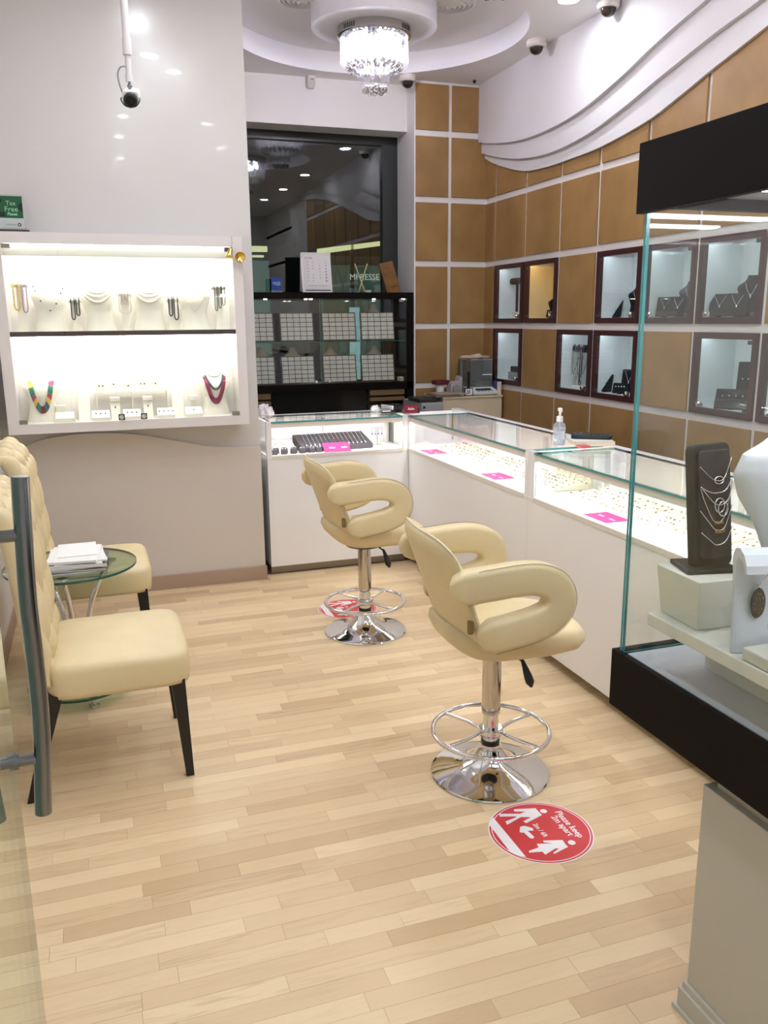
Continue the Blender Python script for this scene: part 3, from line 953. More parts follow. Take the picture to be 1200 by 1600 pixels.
# ---- red distancing stickers (flat prints on the floor)
RED = mat('sticker_red', (214, 42, 52), 0.4)
STW = mat('sticker_white', (244, 240, 244), 0.4)
SX, SY = 1.200, 2.047
def F(zx, zy):
    """a point of the printed artwork, floor metres relative to the sticker centre"""
    px, py = 750 + zx / 6.316, 1240 + zy / 6.316
    d = RT * ((px - 600) / FPX) - UP * ((py - 800) / FPX) + FW
    k = -EYE / d.z
    return (d.x * k - SX, d.y * k - SY)
def flat(poly, z):
    return [(a, b, z) for a, b in poly]
def sticker(label, loc, rz):
    t = thing('floor_sticker', label, 'sticker', loc, rz, group='red distancing floor stickers')
    R = 0.161
    def B(mb, nm, m): return mb.build(nm, m, t, world=False)
    B(MB().lathe([(0.0001, 0.0006), (R, 0.0006), (R, 0.0), (0.0001, 0.0)], 72), 'backing', STW)
    B(MB().lathe([(0.0001, 0.0009), (R - 0.004, 0.0009)], 72, caps=False), 'red_field', RED)
    B(MB().lathe([(R - 0.0125, 0.0012), (R - 0.0095, 0.0012)], 72, caps=False), 'white_ring', STW)
    def print_(nm, poly):
        m = MB(); m.add(flat([F(*p) for p in poly], 0.0013), [tuple(range(len(poly)))])
        return B(m, nm, STW)
    print_('floor_band', [(130, 238), (455, 630), (405, 622), (350, 605), (298, 580), (95, 318), (100, 285)])
    print_('man_figure', [(332, 158), (548, 148), (585, 188), (612, 215), (455, 297), (428, 277), (502, 238), (470, 235), (405, 235), (268, 312), (250, 280), (350, 240), (360, 228), (195, 232), (187, 203), (395, 203), (450, 180), (340, 182)])
    print_('girl_figure', [(622, 468), (815, 462), (840, 500), (868, 530), (735, 598), (720, 590), (780, 545), (745, 545), (720, 560), (645, 607), (615, 577), (485, 587), (482, 570), (580, 535), (560, 500), (720, 495), (630, 485)])
    print_('arrow', [(390, 385), (395, 330), (440, 322), (520, 345), (528, 370), (470, 370), (535, 430), (525, 448), (495, 445), (428, 385), (420, 392)])
    for nm, c, r in (('man_head', (627, 177), 0.0112), ('girl_head', (905, 487), 0.0115)):
        q = F(*c)
        B(MB().add([(q[0] + r * math.cos(k * PI / 12), q[1] + r * math.sin(k * PI / 12), 0.0013) for k in range(24)], [tuple(range(24))]), nm, STW)
    for s, a, b in (('Please keep', (738, 186), (975, 440)), ('2m apart', (697, 232), (878, 424)), ('2m / 6ft', (518, 306), (634, 434))):
        A, E = Vector((*F(*a), 0.0013)), Vector((*F(*b), 0.0013))
        d = E - A
        m = MB(); text_on(m, s, A, d, Vector((-d.y, d.x, 0)), d.length, bold=0.018)
        B(m, 'lettering', STW)
    return t
sticker('red round floor sticker reading Please keep 2m apart, in front of the nearer stool', (SX, SY, 0.0002), 0)
sticker('red round floor sticker partly hidden under the farther stool', (1.227, 4.228, 0.0002), 0.0)

# ================================================================== DISPLAY PIECES SHARED BY THE CASES
LEDW = mat('led_white', (255, 252, 246), 0.4, emit=SHOWCASE_LED)
LEDC = mat('led_counter', (255, 250, 244), 0.4, emit=COUNTER_LED)
BUST = [(0.0, 0.084, 0.046, 0.0), (0.05, 0.083, 0.046, 0.0), (0.2, 0.072, 0.042, 0.0), (0.38, 0.066, 0.040, 0.0), (0.55, 0.080, 0.046, -0.004), (0.68, 0.094, 0.046, 0.002), (0.75, 0.090, 0.043, 0.008), (0.81, 0.066, 0.037, 0.014), (0.87, 0.044, 0.032, 0.02), (0.95, 0.034, 0.028, 0.024), (1.0, 0.033, 0.027, 0.025)]
def bust_at(f):
    for a, b in zip(BUST, BUST[1:]):
        if f <= b[0]:
            t = (f - a[0]) / (b[0] - a[0])
            return [a[i] * (1 - t) + b[i] * t for i in range(1, 4)]
    return list(BUST[-1][1:])
def bust(loc, h, label, m, group, rz=0.0, name='necklace_bust', k=None):
    k = k or h / 0.265
    mb = MB()
    N = 22
    def fn(u, v):
        w, d, o = bust_at(v)
        a = 2 * PI * u
        return (k * w * math.cos(a), k * (o + d * math.sin(a)), h * v)
    mb.grid(fn, N, 26, closeu=True)
    n = len(mb.v)
    mb.f += [tuple(range(N))[::-1], tuple(range(n - N, n))]; mb.mi += [0, 0]
    o = mb.build(name, m, None, world=False, smooth=True)
    o.location = loc; o.rotation_euler = (0, 0, rz)
    tag(o, label, 'bust', group)
    return o
def necklace(loc, h, rz, W, f0, f1, rad, m, label, group, power=2.0, beads=True, k=None, strands=1, gap=0.0, lift=0.0, rows=None, name='necklace'):
    """a necklace lying on the front of a bust that stands at loc"""
    k = k or h / 0.265
    t = thing(name, label, 'necklace', loc, rz, group)
    for s in range(strands):
        pts, rr = [], []
        W_, f1_ = W - gap * 0.6 * s, f1 + gap * s / h
        n = 64
        for i in range(n + 1):
            u = -1 + 2 * i / n
            f = f1_ + (f0 - f1_) * abs(u) ** power
            w, d, o = bust_at(f)
            dx = W_ * u
            c = max(0.0, 1 - (dx / (k * w)) ** 2) if abs(dx) < k * w else 0.0
            y = k * (o - d * math.sqrt(c)) - rad - 0.001 - lift
            pts.append((dx, y, f * h)); rr.append(1.25 if i % 2 else 0.75)
        mb = MB().tube(pts, rad, 6, radii=rr if beads else None)
        if rows:
            per = len(pts)
            mb.mi = []
            for i in range(per - 1):
                mb.mi += [rows[int(i / (per - 1) * len(rows))]] * 6
            mb.mi += [rows[0], rows[-1]]
        mb.build('strand', m, t, world=False, smooth=2)
    return t

# ================================================================== WALL SHOWCASE
G = 'wall showcase'
sc = thing('wall_showcase', 'brightly lit white wall showcase with two glass doors', 'showcase', (0.195, 4.86, 0.975))
x0, x1, z0, z1, yf, yb = -0.43, 0.822, 0.975, 1.985, 4.75, YP - 0.001
ix0, ix1, iz0, iz1 = -0.376, 0.769, 1.026, 1.93
SHW = mat('showcase_white', (226, 220, 218), 0.3)
MB().box(x0, x1, yf, yb, z0, iz0).box(x0, x1, yf, yb, iz1, z1).box(x0, ix0, yf, yb, iz0, iz1).box(ix1, x1, yf, yb, iz0, iz1).build('frame', SHW, sc)
MB().box(ix0, ix1, yb - 0.012, yb, iz0, iz1).build('back_panel', DISPWHITE, sc)
sh = MB().box(ix0, ix1, yf + 0.016, yb - 0.012, 1.474, 1.497).build('shelf', DISPWHITE, sc)
MB().box(ix0, ix1, yf + 0.010, yf + 0.016, 1.472, 1.498).build('shelf_edge', WENGE2, sh)
MB().box(ix0, ix1, yf + 0.042, yf + 0.050, 1.872, iz1).build('light_pelmet', mat('pelmet', (232, 228, 220), 0.4), sc)
MB().box(ix0 + 0.01, ix1 - 0.01, yf + 0.06, yf + 0.082, 1.918, 1.929).build('light_strip', LEDW, sc)
MB().box(ix0 + 0.01, ix1 - 0.01, yf + 0.014, yf + 0.028, 1.924, 1.9295).build('light_strip', mat('led_soft', (255, 252, 246), 0.4, emit=SHOWCASE_LED * 0.15), sc)
MB().box(ix0 + 0.01, ix1 - 0.01, yf + 0.022, yf + 0.045, 1.464, 1.473).build('light_strip', LEDW, sc)
HC = mat('hinge_clip', (150, 148, 140), 0.3, metal=0.7)
for k, (a, b) in enumerate(((ix0 + 0.002, 0.1955), (0.1975, ix1 - 0.002))):
    g = MB().box(a, b, yf + 0.001, yf + 0.007, iz0 + 0.002, iz1 - 0.002).build('glass_door', GLASS, sc)
    hx = a if k == 0 else b - 0.04
    for z in (iz0 + 0.002, iz1 - 0.024):
        MB().box(hx, hx + 0.04, yf - 0.004, yf + 0.011, z, z + 0.022).build('hinge', HC if not (k == 1 and z > 1.5) else mat('hinge_dark', (84, 72, 74), 0.4), g, bevel=0.001)
    lx = 0.135 if k == 0 else 0.251
    lk = MB().prism(rrect(0.032, 0.032, 0.003, 2, lx, 1.045), yf - 0.006, yf + 0.001, 'y').build('lock', BLACKP, g)
    MB().lathe([(0.0125, 0), (0.0125, 0.005), (0.008, 0.007), (0.008, 0.003), (0.0001, 0.003)], 20, M=Matrix.Translation((lx, yf - 0.006, 1.045)) @ Matrix.Rotation(PI / 2, 4, 'X')).build('lock_ring', CHROME, lk, smooth=True)

zs = 1.497
yb_ = 4.885
BX = [(-0.178, 'farthest from the bell'), (0.061, 'second from the tax free sign'), (0.325, 'third from the tax free sign'), (0.564, 'nearest the bell')]
for i, (bx, w) in enumerate(BX):
    bust((bx, yb_, zs), 0.265, 'white necklace bust on the upper showcase shelf, ' + w, IVORY, 'white busts in the wall showcase')
PEARL = mat('pearl', (240, 228, 212), 0.25)
SAPH = mat('dark_blue_bead', (52, 56, 84), 0.25)
THREAD = mat('thread', (216, 214, 206), 0.5)
def dotted(bx, label, pts, m, rad, W, f0, f1, power):
    t = necklace((bx, yb_, zs), 0.265, 0, W, f0, f1, 0.0009, THREAD, label, 'light necklaces on the upper shelf', power=power, beads=False)
    for u in pts:
        f = f1 + (f0 - f1) * abs(u) ** power
        w, d, o = bust_at(f)
        dx = W * u
        c = max(0.0, 1 - (dx / w) ** 2)
        MB().sphere((dx, o - d * math.sqrt(c) - rad, f * 0.265), rad, 10, 6).build('bead', m, t, world=False, smooth=2)
dotted(BX[0][0], 'fine necklace dotted with dark blue beads, beside the yellow strand', (-0.98, -0.86, -0.55, 0.02, 0.45, 0.8, 0.93), SAPH, 0.0042, 0.075, 0.88, 0.40, 1.6)
dotted(BX[3][0], 'fine necklace dotted with tiny pearls, beside the bell', (-0.95, -0.8, -0.6, -0.4, -0.2, 0.0, 0.2, 0.4, 0.6, 0.8, 0.95), PEARL, 0.0032, 0.066, 0.74, 0.36, 1.3)
for k, w in ((1, 'nearer the tax free sign'), (2, 'nearer the bell')):
    for j, (W, f0, f1, r) in enumerate(((0.052, 0.79, 0.735, 0.0026), (0.060, 0.75, 0.66, 0.0030), (0.070, 0.72, 0.555, 0.0042))):
        necklace((BX[k][0], yb_, zs), 0.265, 0, W, f0, f1, r, PEARL, ['short', 'middle', 'long'][j] + ' pearl collar on the upper shelf bust ' + w, 'pearl collars on the upper shelf', power=2.0)
# T-stands with hanging strands
BLKB = mat('black_bead', (22, 22, 26), 0.25)
YELB = mat('yellow_bead', (232, 206, 120), 0.3)
LILB = mat('lilac_bead', (196, 164, 204), 0.3)
def tstand(x, label, hbar, wbar=0.06):
    t = thing('strand_stand', label, 'stand', (x, 4.84, zs), group='strand stands on the upper shelf')
    MB().box(x - 0.03, x + 0.03, 4.815, 4.865, zs, zs + 0.006).build('foot', IVORY, t)
    MB().box(x - 0.019, x + 0.019, 4.848, 4.854, zs + 0.006, zs + hbar).build('post', IVORY, t)
    MB().cyl((x - wbar / 2, 4.838, zs + hbar), (x + wbar / 2, 4.838, zs + hbar), 0.012, 16).build('bar', IVORY, t, smooth=True)
def strand(x, w, ztop, drop, rad, m, label, grp):
    t = thing('bead_strand', label, 'necklace', (x, 4.82, ztop), group=grp)
    pts = [(x - w / 2, 4.838, ztop + 0.013 + rad)] + smoothpath([(x - w / 2, 4.823 - rad, ztop), (x - w / 2, 4.823 - rad, ztop - drop * 0.5), (x - w / 2 * 0.95, 4.823 - rad, ztop - drop * 0.88), (x, 4.823 - rad, ztop - drop), (x + w / 2 * 0.95, 4.823 - rad, ztop - drop * 0.88), (x + w / 2, 4.823 - rad, ztop - drop * 0.5), (x + w / 2, 4.823 - rad, ztop)], 9) + [(x + w / 2, 4.838, ztop + 0.013 + rad)]
    MB().tube(pts, rad, 6, radii=[1.25 if i % 2 else 0.75 for i in range(len(pts))]).build('strand', m, t, smooth=2)
tstand(-0.315, 'white stand holding the yellow and the lilac strand', 0.235, 0.085)
strand(-0.331, 0.026, zs + 0.235, 0.125, 0.0048, YELB, 'pale yellow bead strand at the edge of the upper shelf', 'strands beside the lit bust')
strand(-0.293, 0.022, zs + 0.235, 0.138, 0.0034, LILB, 'lilac bead strand beside the yellow one', 'strands beside the lit bust')
tstand(-0.053, 'white stand with black strands between the blue-bead bust and a pearl bust', 0.155)
strand(-0.064, 0.017, zs + 0.155, 0.095, 0.0030, BLKB, 'longer black strand on the stand between blue-bead bust and pearl bust', 'black strands')
strand(-0.040, 0.015, zs + 0.155, 0.075, 0.0030, BLKB, 'shorter black strand on the stand between blue-bead bust and pearl bust', 'black strands')
tstand(0.198, 'white stand with pearl loops in the middle of the upper shelf', 0.19, 0.075)
for j, (w, d) in enumerate(((0.060, 0.10), (0.038, 0.065), (0.018, 0.04))):
    strand(0.198, w, zs + 0.19, d, 0.0036, PEARL, ['outer', 'middle', 'inner'][j] + ' pearl loop on the middle stand of the upper shelf', 'pearl loops')
tstand(0.442, 'white stand with black strands beside the tiny-pearl bust', 0.16)
strand(0.434, 0.018, zs + 0.16, 0.085, 0.0034, BLKB, 'shorter black strand on the stand beside the tiny-pearl bust', 'black strands')
strand(0.462, 0.020, zs + 0.16, 0.105, 0.0032, BLKB, 'longer black strand on the stand beside the tiny-pearl bust', 'black strands')
tstand(0.697, 'white stand with thin black strands under the bell', 0.225, 0.08)
for j, (xx, d) in enumerate(((0.679, 0.125), (0.700, 0.11), (0.720, 0.095))):
    strand(xx, 0.014, zs + 0.225, d, 0.0020, mat('grey_bead', (70, 70, 64), 0.3), ['longest', 'middle', 'shortest'][j] + ' of the thin black strands under the bell', 'thin black strands')

zl = iz0
bust((-0.259, 4.875, zl), 0.255, 'white bust with the multicolour gem necklace', IVORY, 'white busts in the wall showcase')
MULTI = [mat('gem_green', (44, 132, 104), 0.25), mat('gem_blue', (64, 80, 140), 0.25), mat('gem_yellow', (232, 196, 96), 0.25), mat('gem_pink', (190, 60, 116), 0.25), mat('gem_ruby', (140, 34, 66), 0.25)]
rowm = [2, 0, 0, 3, 2, 2, 1, 0, 0, 0, 4, 4, 4, 4, 4, 0, 0, 1, 1, 2, 2, 3, 0, 0, 3]
necklace((-0.259, 4.875, zl), 0.255, 0, 0.062, 0.83, 0.20, 0.0042, MULTI, 'green, yellow, blue and ruby gem necklace on the lower bust', 'coloured gem necklaces', power=2.4, strands=5, gap=0.0075, rows=rowm)
bust((0.653, 4.875, zl), 0.255, 'white bust with the ruby and the dark blue necklace', IVORY, 'white busts in the wall showcase')
necklace((0.653, 4.875, zl), 0.255, 0, 0.061, 0.83, 0.25, 0.0038, mat('ruby', (150, 40, 78), 0.25), 'ruby four-strand necklace on the lower bust below the bell', 'coloured gem necklaces', power=2.2, strands=4, gap=0.009)
necklace((0.653, 4.875, zl), 0.255, 0, 0.052, 0.86, 0.55, 0.0032, SAPH, 'dark blue necklace inside the ruby one', 'coloured gem necklaces', power=2.0, strands=2, gap=0.008, lift=0.004)
necklace((0.653, 4.875, zl), 0.255, 0, 0.045, 0.90, 0.83, 0.0016, mat('gem_green'), 'thin green choker above the ruby necklace', 'coloured gem necklaces', power=2.0, lift=0.002)

t = thing('display_riser', 'cream bench riser on the lower showcase floor', 'riser', (0.2, 4.90, zl))
MB().box(0.01, 0.395, 4.875, 4.935, zl + 0.140, zl + 0.147).build('board', IVORY, t)
for a in (0.012, 0.20, 0.388):
    MB().box(a, a + 0.005, 4.88, 4.93, zl, zl + 0.14).build('leg', IVORY, t)
gemg = mat('small_gem', (90, 92, 104), 0.2)
for i, (bx, h, w) in enumerate(((0.043, 0.052, 0.05), (0.109, 0.062, 0.045), (0.186, 0.045, 0.05), (0.263, 0.06, 0.05), (0.332, 0.06, 0.045))):
    t = thing('earring_card', 'white earring card on the riser, %s' % ('at its end by the gem necklace', 'second from the gem necklace', 'the middle one', 'second from the ruby necklace', 'at its end by the ruby necklace')[i], 'card', (bx, 4.90, zl + 0.147), group='earring cards on the riser')
    MB().box(bx - w / 2, bx + w / 2, 4.895, 4.915, zl + 0.147, zl + 0.147 + h).build('block', IVORY, t, bevel=0.002)
    for dx in ((-0.01, 0.01) if i in (0, 3) else (0.0,)):
        MB().sphere((bx + dx, 4.893, zl + 0.147 + h * 0.6), 0.0045, 8, 6).build('stud', gemg, t, smooth=2)
for i, (bx, n) in enumerate(((0.03, 3), (0.192, 3), (0.373, 4), (0.523, 1))):
    t = thing('ring_pad', 'sloped white ring pad on the showcase floor, %s' % ('by the gem necklace bust', 'between the two pendant stands', 'beyond the second pendant stand', 'by the ruby necklace bust')[i], 'pad', (bx, 4.80, zl), group='ring pads on the lower floor')
    MB().prism([(4.775, zl), (4.835, zl), (4.835, zl + 0.052), (4.775, zl + 0.018)], bx - 0.047, bx + 0.047, 'x').build('pad', IVORY, t, bevel=0.002)
    for j in range(n):
        MB().sphere((bx + (j - (n - 1) / 2) * 0.024, 4.803, zl + 0.037), 0.0042, 8, 6).build('gem', gemg, t, smooth=2)
for i, bx in enumerate((0.108, 0.280)):
    t = thing('pendant_stand', 'small white pendant stand, %s' % ('in front of the riser on the gem necklace side', 'in front of the riser on the ruby necklace side')[i], 'stand', (bx, 4.83, zl), group='pendant stands on the lower floor')
    MB().prism([(4.81, zl), (4.855, zl), (4.86, zl + 0.115), (4.85, zl + 0.115)], bx - 0.024, bx + 0.024, 'x').build('board', IVORY, t)
    MB().box(bx - 0.026, bx + 0.026, 4.83, 4.862, zl + 0.095, zl + 0.118).build('head', IVORY, t, bevel=0.004)
    MB().sphere((bx, 4.826, zl + 0.066), 0.005, 8, 6, sc=(0.7, 0.5, 1.4)).build('pendant', gemg, t, smooth=2)
for i, bx in enumerate((-0.052, 0.443)):
    t = thing('earring_display', 'tall slim white earring panel beside the %s bust' % ('gem necklace', 'ruby necklace')[i], 'stand', (bx, 4.86, zl), group='earring panels')
    MB().prism([(4.845, zl), (4.875, zl), (4.905, zl + 0.19), (4.9, zl + 0.19)], bx - 0.03, bx + 0.03, 'x').build('board', IVORY, t)
    for zz in (0.07, 0.13):
        MB().sphere((bx + 0.006, 4.855 + zz * 0.25, zl + zz), 0.004, 8, 6).build('stud', gemg, t, smooth=2)
t = thing('ring_box', 'white stepped ring box beside the gem necklace bust', 'box', (-0.15, 4.80, zl))
MB().box(-0.205, -0.10, 4.77, 4.84, zl, zl + 0.012).build('plinth', IVORY, t)
MB().prism([(4.775, zl + 0.012), (4.835, zl + 0.012), (4.835, zl + 0.05), (4.775, zl + 0.022)], -0.20, -0.105, 'x').build('pad', IVORY, t, bevel=0.002)
MB().box(-0.198, -0.145, 4.845, 4.875, zl, zl + 0.085).build('head', IVORY, t, bevel=0.004)
t = thing('ring_stand', 'small white ring stand behind the pad by the ruby bust', 'stand', (0.53, 4.86, zl))
MB().box(0.515, 0.545, 4.86, 4.88, zl, zl + 0.085).build('post', IVORY, t)
MB().box(0.503, 0.557, 4.845, 4.885, zl + 0.085, zl + 0.112).build('head', IVORY, t, bevel=0.004)

# ---- bell ornament and tax free sign on the showcase
t = thing('bell_ornament', 'gold double bell ornament hanging at the showcase corner', 'ornament', (0.78, 4.72, 1.93))
bell = [(0.003, 0.0), (0.010, -0.003), (0.013, -0.012), (0.015, -0.03), (0.021, -0.042), (0.026, -0.047), (0.024, -0.048), (0.019, -0.042), (0.0001, -0.03)]
MB().lathe(bell, 24, M=Matrix.Translation((0.757, 4.722, 1.922)) @ Matrix.Rotation(0.25, 4, 'Y')).build('bell', GOLD, t, smooth=True)
MB().lathe(bell, 24, M=Matrix.Translation((0.800, 4.745, 1.884)) @ Matrix.Rotation(-1.40, 4, 'X') @ Matrix.Scale(1.1, 4)).build('bell', GOLD, t, smooth=True)
MB().sphere((0.752, 4.718, 1.871), 0.005, 10, 6).build('clapper', GOLD, t, smooth=2)
MB().tube([(0.757, 4.725, 1.92), (0.768, 4.735, 1.95), (0.766, 4.746, 1.985)], 0.0011, 6).build('cord', mat('gold_cord', (170, 140, 70), 0.5), t)

ys = 4.84
t = thing('tax_free_sign', 'green Tax Free sign in a clear stand on top of the showcase', 'sign', (-0.34, ys, 1.985))
MB().box(-0.44, -0.250, ys - 0.002, ys + 0.010, 2.0, 2.172).build('acrylic_block', mat('acrylic', (190, 188, 182), 0.15), t, bevel=0.002)
MB().box(-0.44, -0.240, ys - 0.03, ys + 0.04, 1.9852, 2.0).build('foot', mat('sign_foot', (70, 62, 60), 0.3), t)
MB().box(-0.437, -0.262, ys - 0.0035, ys - 0.0025, 2.058, 2.162).build('green_print', mat('tax_green', (18, 84, 50), 0.4), t)
MB().box(-0.437, -0.260, ys - 0.0035, ys - 0.0025, 2.006, 2.056).build('white_print', mat('sign_pale', (196, 204, 200), 0.4), t)
def blob(cx, cz, r, nm, a0=0, a1=360, n=18):
    pts = [(cx + r * math.cos(math.radians(a0 + (a1 - a0) * k / n)), ys - 0.004, cz + r * math.sin(math.radians(a0 + (a1 - a0) * k / n))) for k in range(n + 1)]
    MB().add(pts, [tuple(range(n + 1))]).build(nm, mat('sign_black', (14, 22, 18), 0.4), t)
blob(-0.262, 2.110, 0.021, 'dark_dot', 90, 270)
blob(-0.385, 2.150, 0.032, 'dark_dot', 180, 350)
MB().box(-0.437, -0.347, ys - 0.004, ys - 0.0037, 2.064, 2.085).build('dark_print', mat('sign_black'), t)
m = MB()
text_on(m, 'Tax', (-0.3385, ys - 0.0042, 2.118), (1, 0, 0), (0, 0, 1), 0.046)
text_on(m, 'Free', (-0.345, ys - 0.0042, 2.088), (1, 0, 0), (0, 0, 1), 0.060)
m.build('lettering', mat('sign_mint', (150, 214, 170), 0.5), t)
m = MB(); text_on(m, 'Planet', (-0.334, ys - 0.0042, 2.070), (1, 0, 0), (0, 0, 1), 0.046, bold=0.03)
m.build('lettering', mat('sign_mint'), t)
MB().lathe([(0.0045, 0), (0.0085, 0)], 20, M=Matrix.Translation((-0.283, ys - 0.0042, 2.026)) @ Matrix.Rotation(PI / 2, 4, 'X'), caps=False).build('ring_mark', mat('sign_black'), t)
MB().box(-0.345, -0.297, ys - 0.0042, ys - 0.0038, 2.025, 2.028).build('small_print', GREYP, t)

# ================================================================== COUNTERS
ZT, ZD, ZK = 0.955, 0.745, 0.058
DECK = mat('counter_deck', (244, 240, 236), 0.5)
RAILM = mat('counter_rail', (226, 220, 210), 0.35)
def counter(label, kind, a0, a1, f, b, endposts, kickf, lit=True, post0=0.035, post1=0.035):
    """kind 'x': runs along X, faces -Y (f = front y, b = back y); kind 'y': runs along Y, faces -X"""
    def bx(mb, s0, s1, d0, d1, z0, z1, **k):
        return mb.box(s0, s1, d0, d1, z0, z1, **k) if kind == 'x' else mb.box(d0, d1, s0, s1, z0, z1, **k)
    mid = ((a0 + a1) / 2, (f + b) / 2, 0) if kind == 'x' else ((f + b) / 2, (a0 + a1) / 2, 0)
    t = thing('display_counter', label, 'counter', mid, group='white glass-topped display counters')
    bx(MB(), a0, a1, f, b, ZK, ZD - 0.012).build('body', W_PANEL, t, bevel=0.0015)
    bx(MB(), a0 + 0.008, a1 - 0.008, kickf, b - 0.04, 0.0, ZK).build('kick_plate', KICK, t)
    bx(MB(), a0 + 0.002, a1 - 0.002, f - 0.002, b - 0.002, ZD - 0.012, ZD).build('deck', DECK, t)
    bx(MB(), a0 + post0, a1 - post1, f - 0.004, f + 0.012, ZD - 0.016, ZD + 0.004).build('sill', RAILM, t)
    for s0, s1 in ((a0, a0 + post0), (a1 - post1, a1)):
        bx(MB(), s0, s1, f, f + 0.035, ZD, ZT - 0.001).build('post', W_PANEL, t)
    bx(MB(), a0 + post0, a1 - post1, f + 0.002, f + 0.024, ZT - 0.038, ZT - 0.010).build('front_rail', RAILM, t)
    if lit:
        bx(MB(), a0 + post0 + 0.01, a1 - post1 - 0.01, f + 0.0245, f + 0.036, ZT - 0.034, ZT - 0.028).build('light_strip', LEDC, t)
        bx(MB(), a0 + post0, a1 - post1, f + 0.024, f + 0.040, ZT - 0.027, ZT - 0.0105).build('light_cover', RAILM, t)
    bx(MB(), a0 + post0, a1 - post1, f + 0.005, f + 0.011, ZD + 0.004, ZT - 0.038).build('front_glass', GLASS, t)
    bx(MB(), a0 + post0, a1 - post1, f - 0.004, b - 0.045, ZT - 0.010, ZT, edge=1).build('top_glass', [GLASS, EDGE], t)
    bx(MB(), a0, a1, b - 0.045, b, ZT - 0.03, ZT + 0.001).build('back_ledge', mat('ledge_white', (238, 234, 238), 0.35), t)
    bx(MB(), a0, a1, b - 0.012, b - 0.004, ZD, ZT - 0.03).build('back_board', mat('ledge_white'), t)
    n = 3 if (a1 - a0) > 1.2 else 2
    for k in range(n + 1):
        s = a0 + 0.02 + (a1 - a0 - 0.06) * k / n
        bx(MB(), s, s + 0.02, b - 0.04, b - 0.014, ZD, ZT - 0.03).build('back_post', mat('ledge_white'), t)
    for s in (a0 + 0.006, a1 - 0.012):
        bx(MB(), s, s + 0.006, f + 0.036, b - 0.046, ZD, ZT - 0.012).build(*(('end_board', mat('ledge_white')) if s > 5 else ('end_glass', GLASS)), t)
    return t
counter('white display counter facing the room in front of the tray cabinet', 'x', 0.957, 1.858, 4.97, 5.35, True, 5.02, post0=0.030, post1=0.038)
counter('white display counter with the far card pair, behind the farther stool', 'y', 3.40, 5.25, 1.86, 2.32, True, 1.95, post0=0.035, post1=0.285)
counter('white display counter with the sanitizer, running behind the glass case', 'y', 1.75, 3.398, 1.86, 2.32, True, 1.95, post0=0.035, post1=0.052)

# ---- trays with jewellery inside the long counters
JEW = mat('tray_jewels', (168, 150, 128), 0.3, metal=0.5)
def jewel_tray(x, y, wx, wy, label, seed, h=0.028):
    t = thing('jewellery_tray', label, 'tray', (x, y, ZD), group='cream jewellery trays in the long counters')
    zf, zb = ZD + 0.0125, ZD + h
    MB().prism([(x - wx / 2, ZD + 0.0005), (x + wx / 2, ZD + 0.0005), (x + wx / 2, zb), (x - wx / 2, zf)], y - wy / 2, y + wy / 2, 'y').build('pad', mat('tray_pad', (240, 228, 210), 0.6), t, bevel=0.002)
    r = random.Random(seed)
    m = MB()
    for i in range(5):
        for j in range(9):
            if r.random() < 0.28: continue
            px, py = x - wx / 2 + wx * (i + 0.5) / 5 + r.uniform(-0.006, 0.006), y - wy / 2 + wy * (j + 0.5) / 9 + r.uniform(-0.004, 0.004)
            pz = zf + (zb - zf) * (px - x + wx / 2) / wx
            rr = r.uniform(0.0025, 0.005)
            m.sphere((px, py, pz + rr * 0.5), rr, 6, 4, sc=(1.7, 1, 0.8))
    tag(m.build('jewels', JEW, t, smooth=2), kind='stuff')
k = 0
for y in (4.78, 4.53, 4.28, 4.03, 3.78, 3.55):
    jewel_tray(2.115, y, 0.21, 0.235, 'cream jewellery tray in the counter behind the farther stool, %s the corner' % ('nearest', 'second from', 'third from', 'fourth from', 'fifth from', 'farthest from')[k], 20 + k); k += 1
k = 0
for y in (3.22, 2.97, 2.72, 2.47, 2.22, 1.97):
    jewel_tray(2.13, y, 0.23, 0.235, 'cream jewellery tray in the sanitizer counter, %s the sanitizer' % ('nearest', 'second from', 'third from', 'fourth from', 'fifth from', 'farthest from')[k], 40 + k); k += 1
r = random.Random(5)
src = None
for i in range(2):
    for j in range(6):
        x, y = 2.245 + 0.03 * i, 3.50 + 0.062 * j
        lb = 'cream ring cone in the cluster inside the counter beside the sanitizer'
        if src is None:
            src = thing('ring_cone', lb, 'ring stand', (x, y, ZD), group='cream ring cones in the counter')
            MB().lathe([(0.016, 0), (0.015, 0.006), (0.006, 0.055), (0.0001, 0.06)], 14).build('cone', CREAMP, src, world=False, smooth=True)
            MB().tube([(0.0095 * math.cos(2 * PI * q / 16), 0.0095 * math.sin(2 * PI * q / 16), 0.036) for q in range(16)], 0.0016, 6, closed=True).build('ring', GOLD, src, world=False, smooth=2)
        else:
            c = copy_tree(src); c.location = (x, y, ZD)
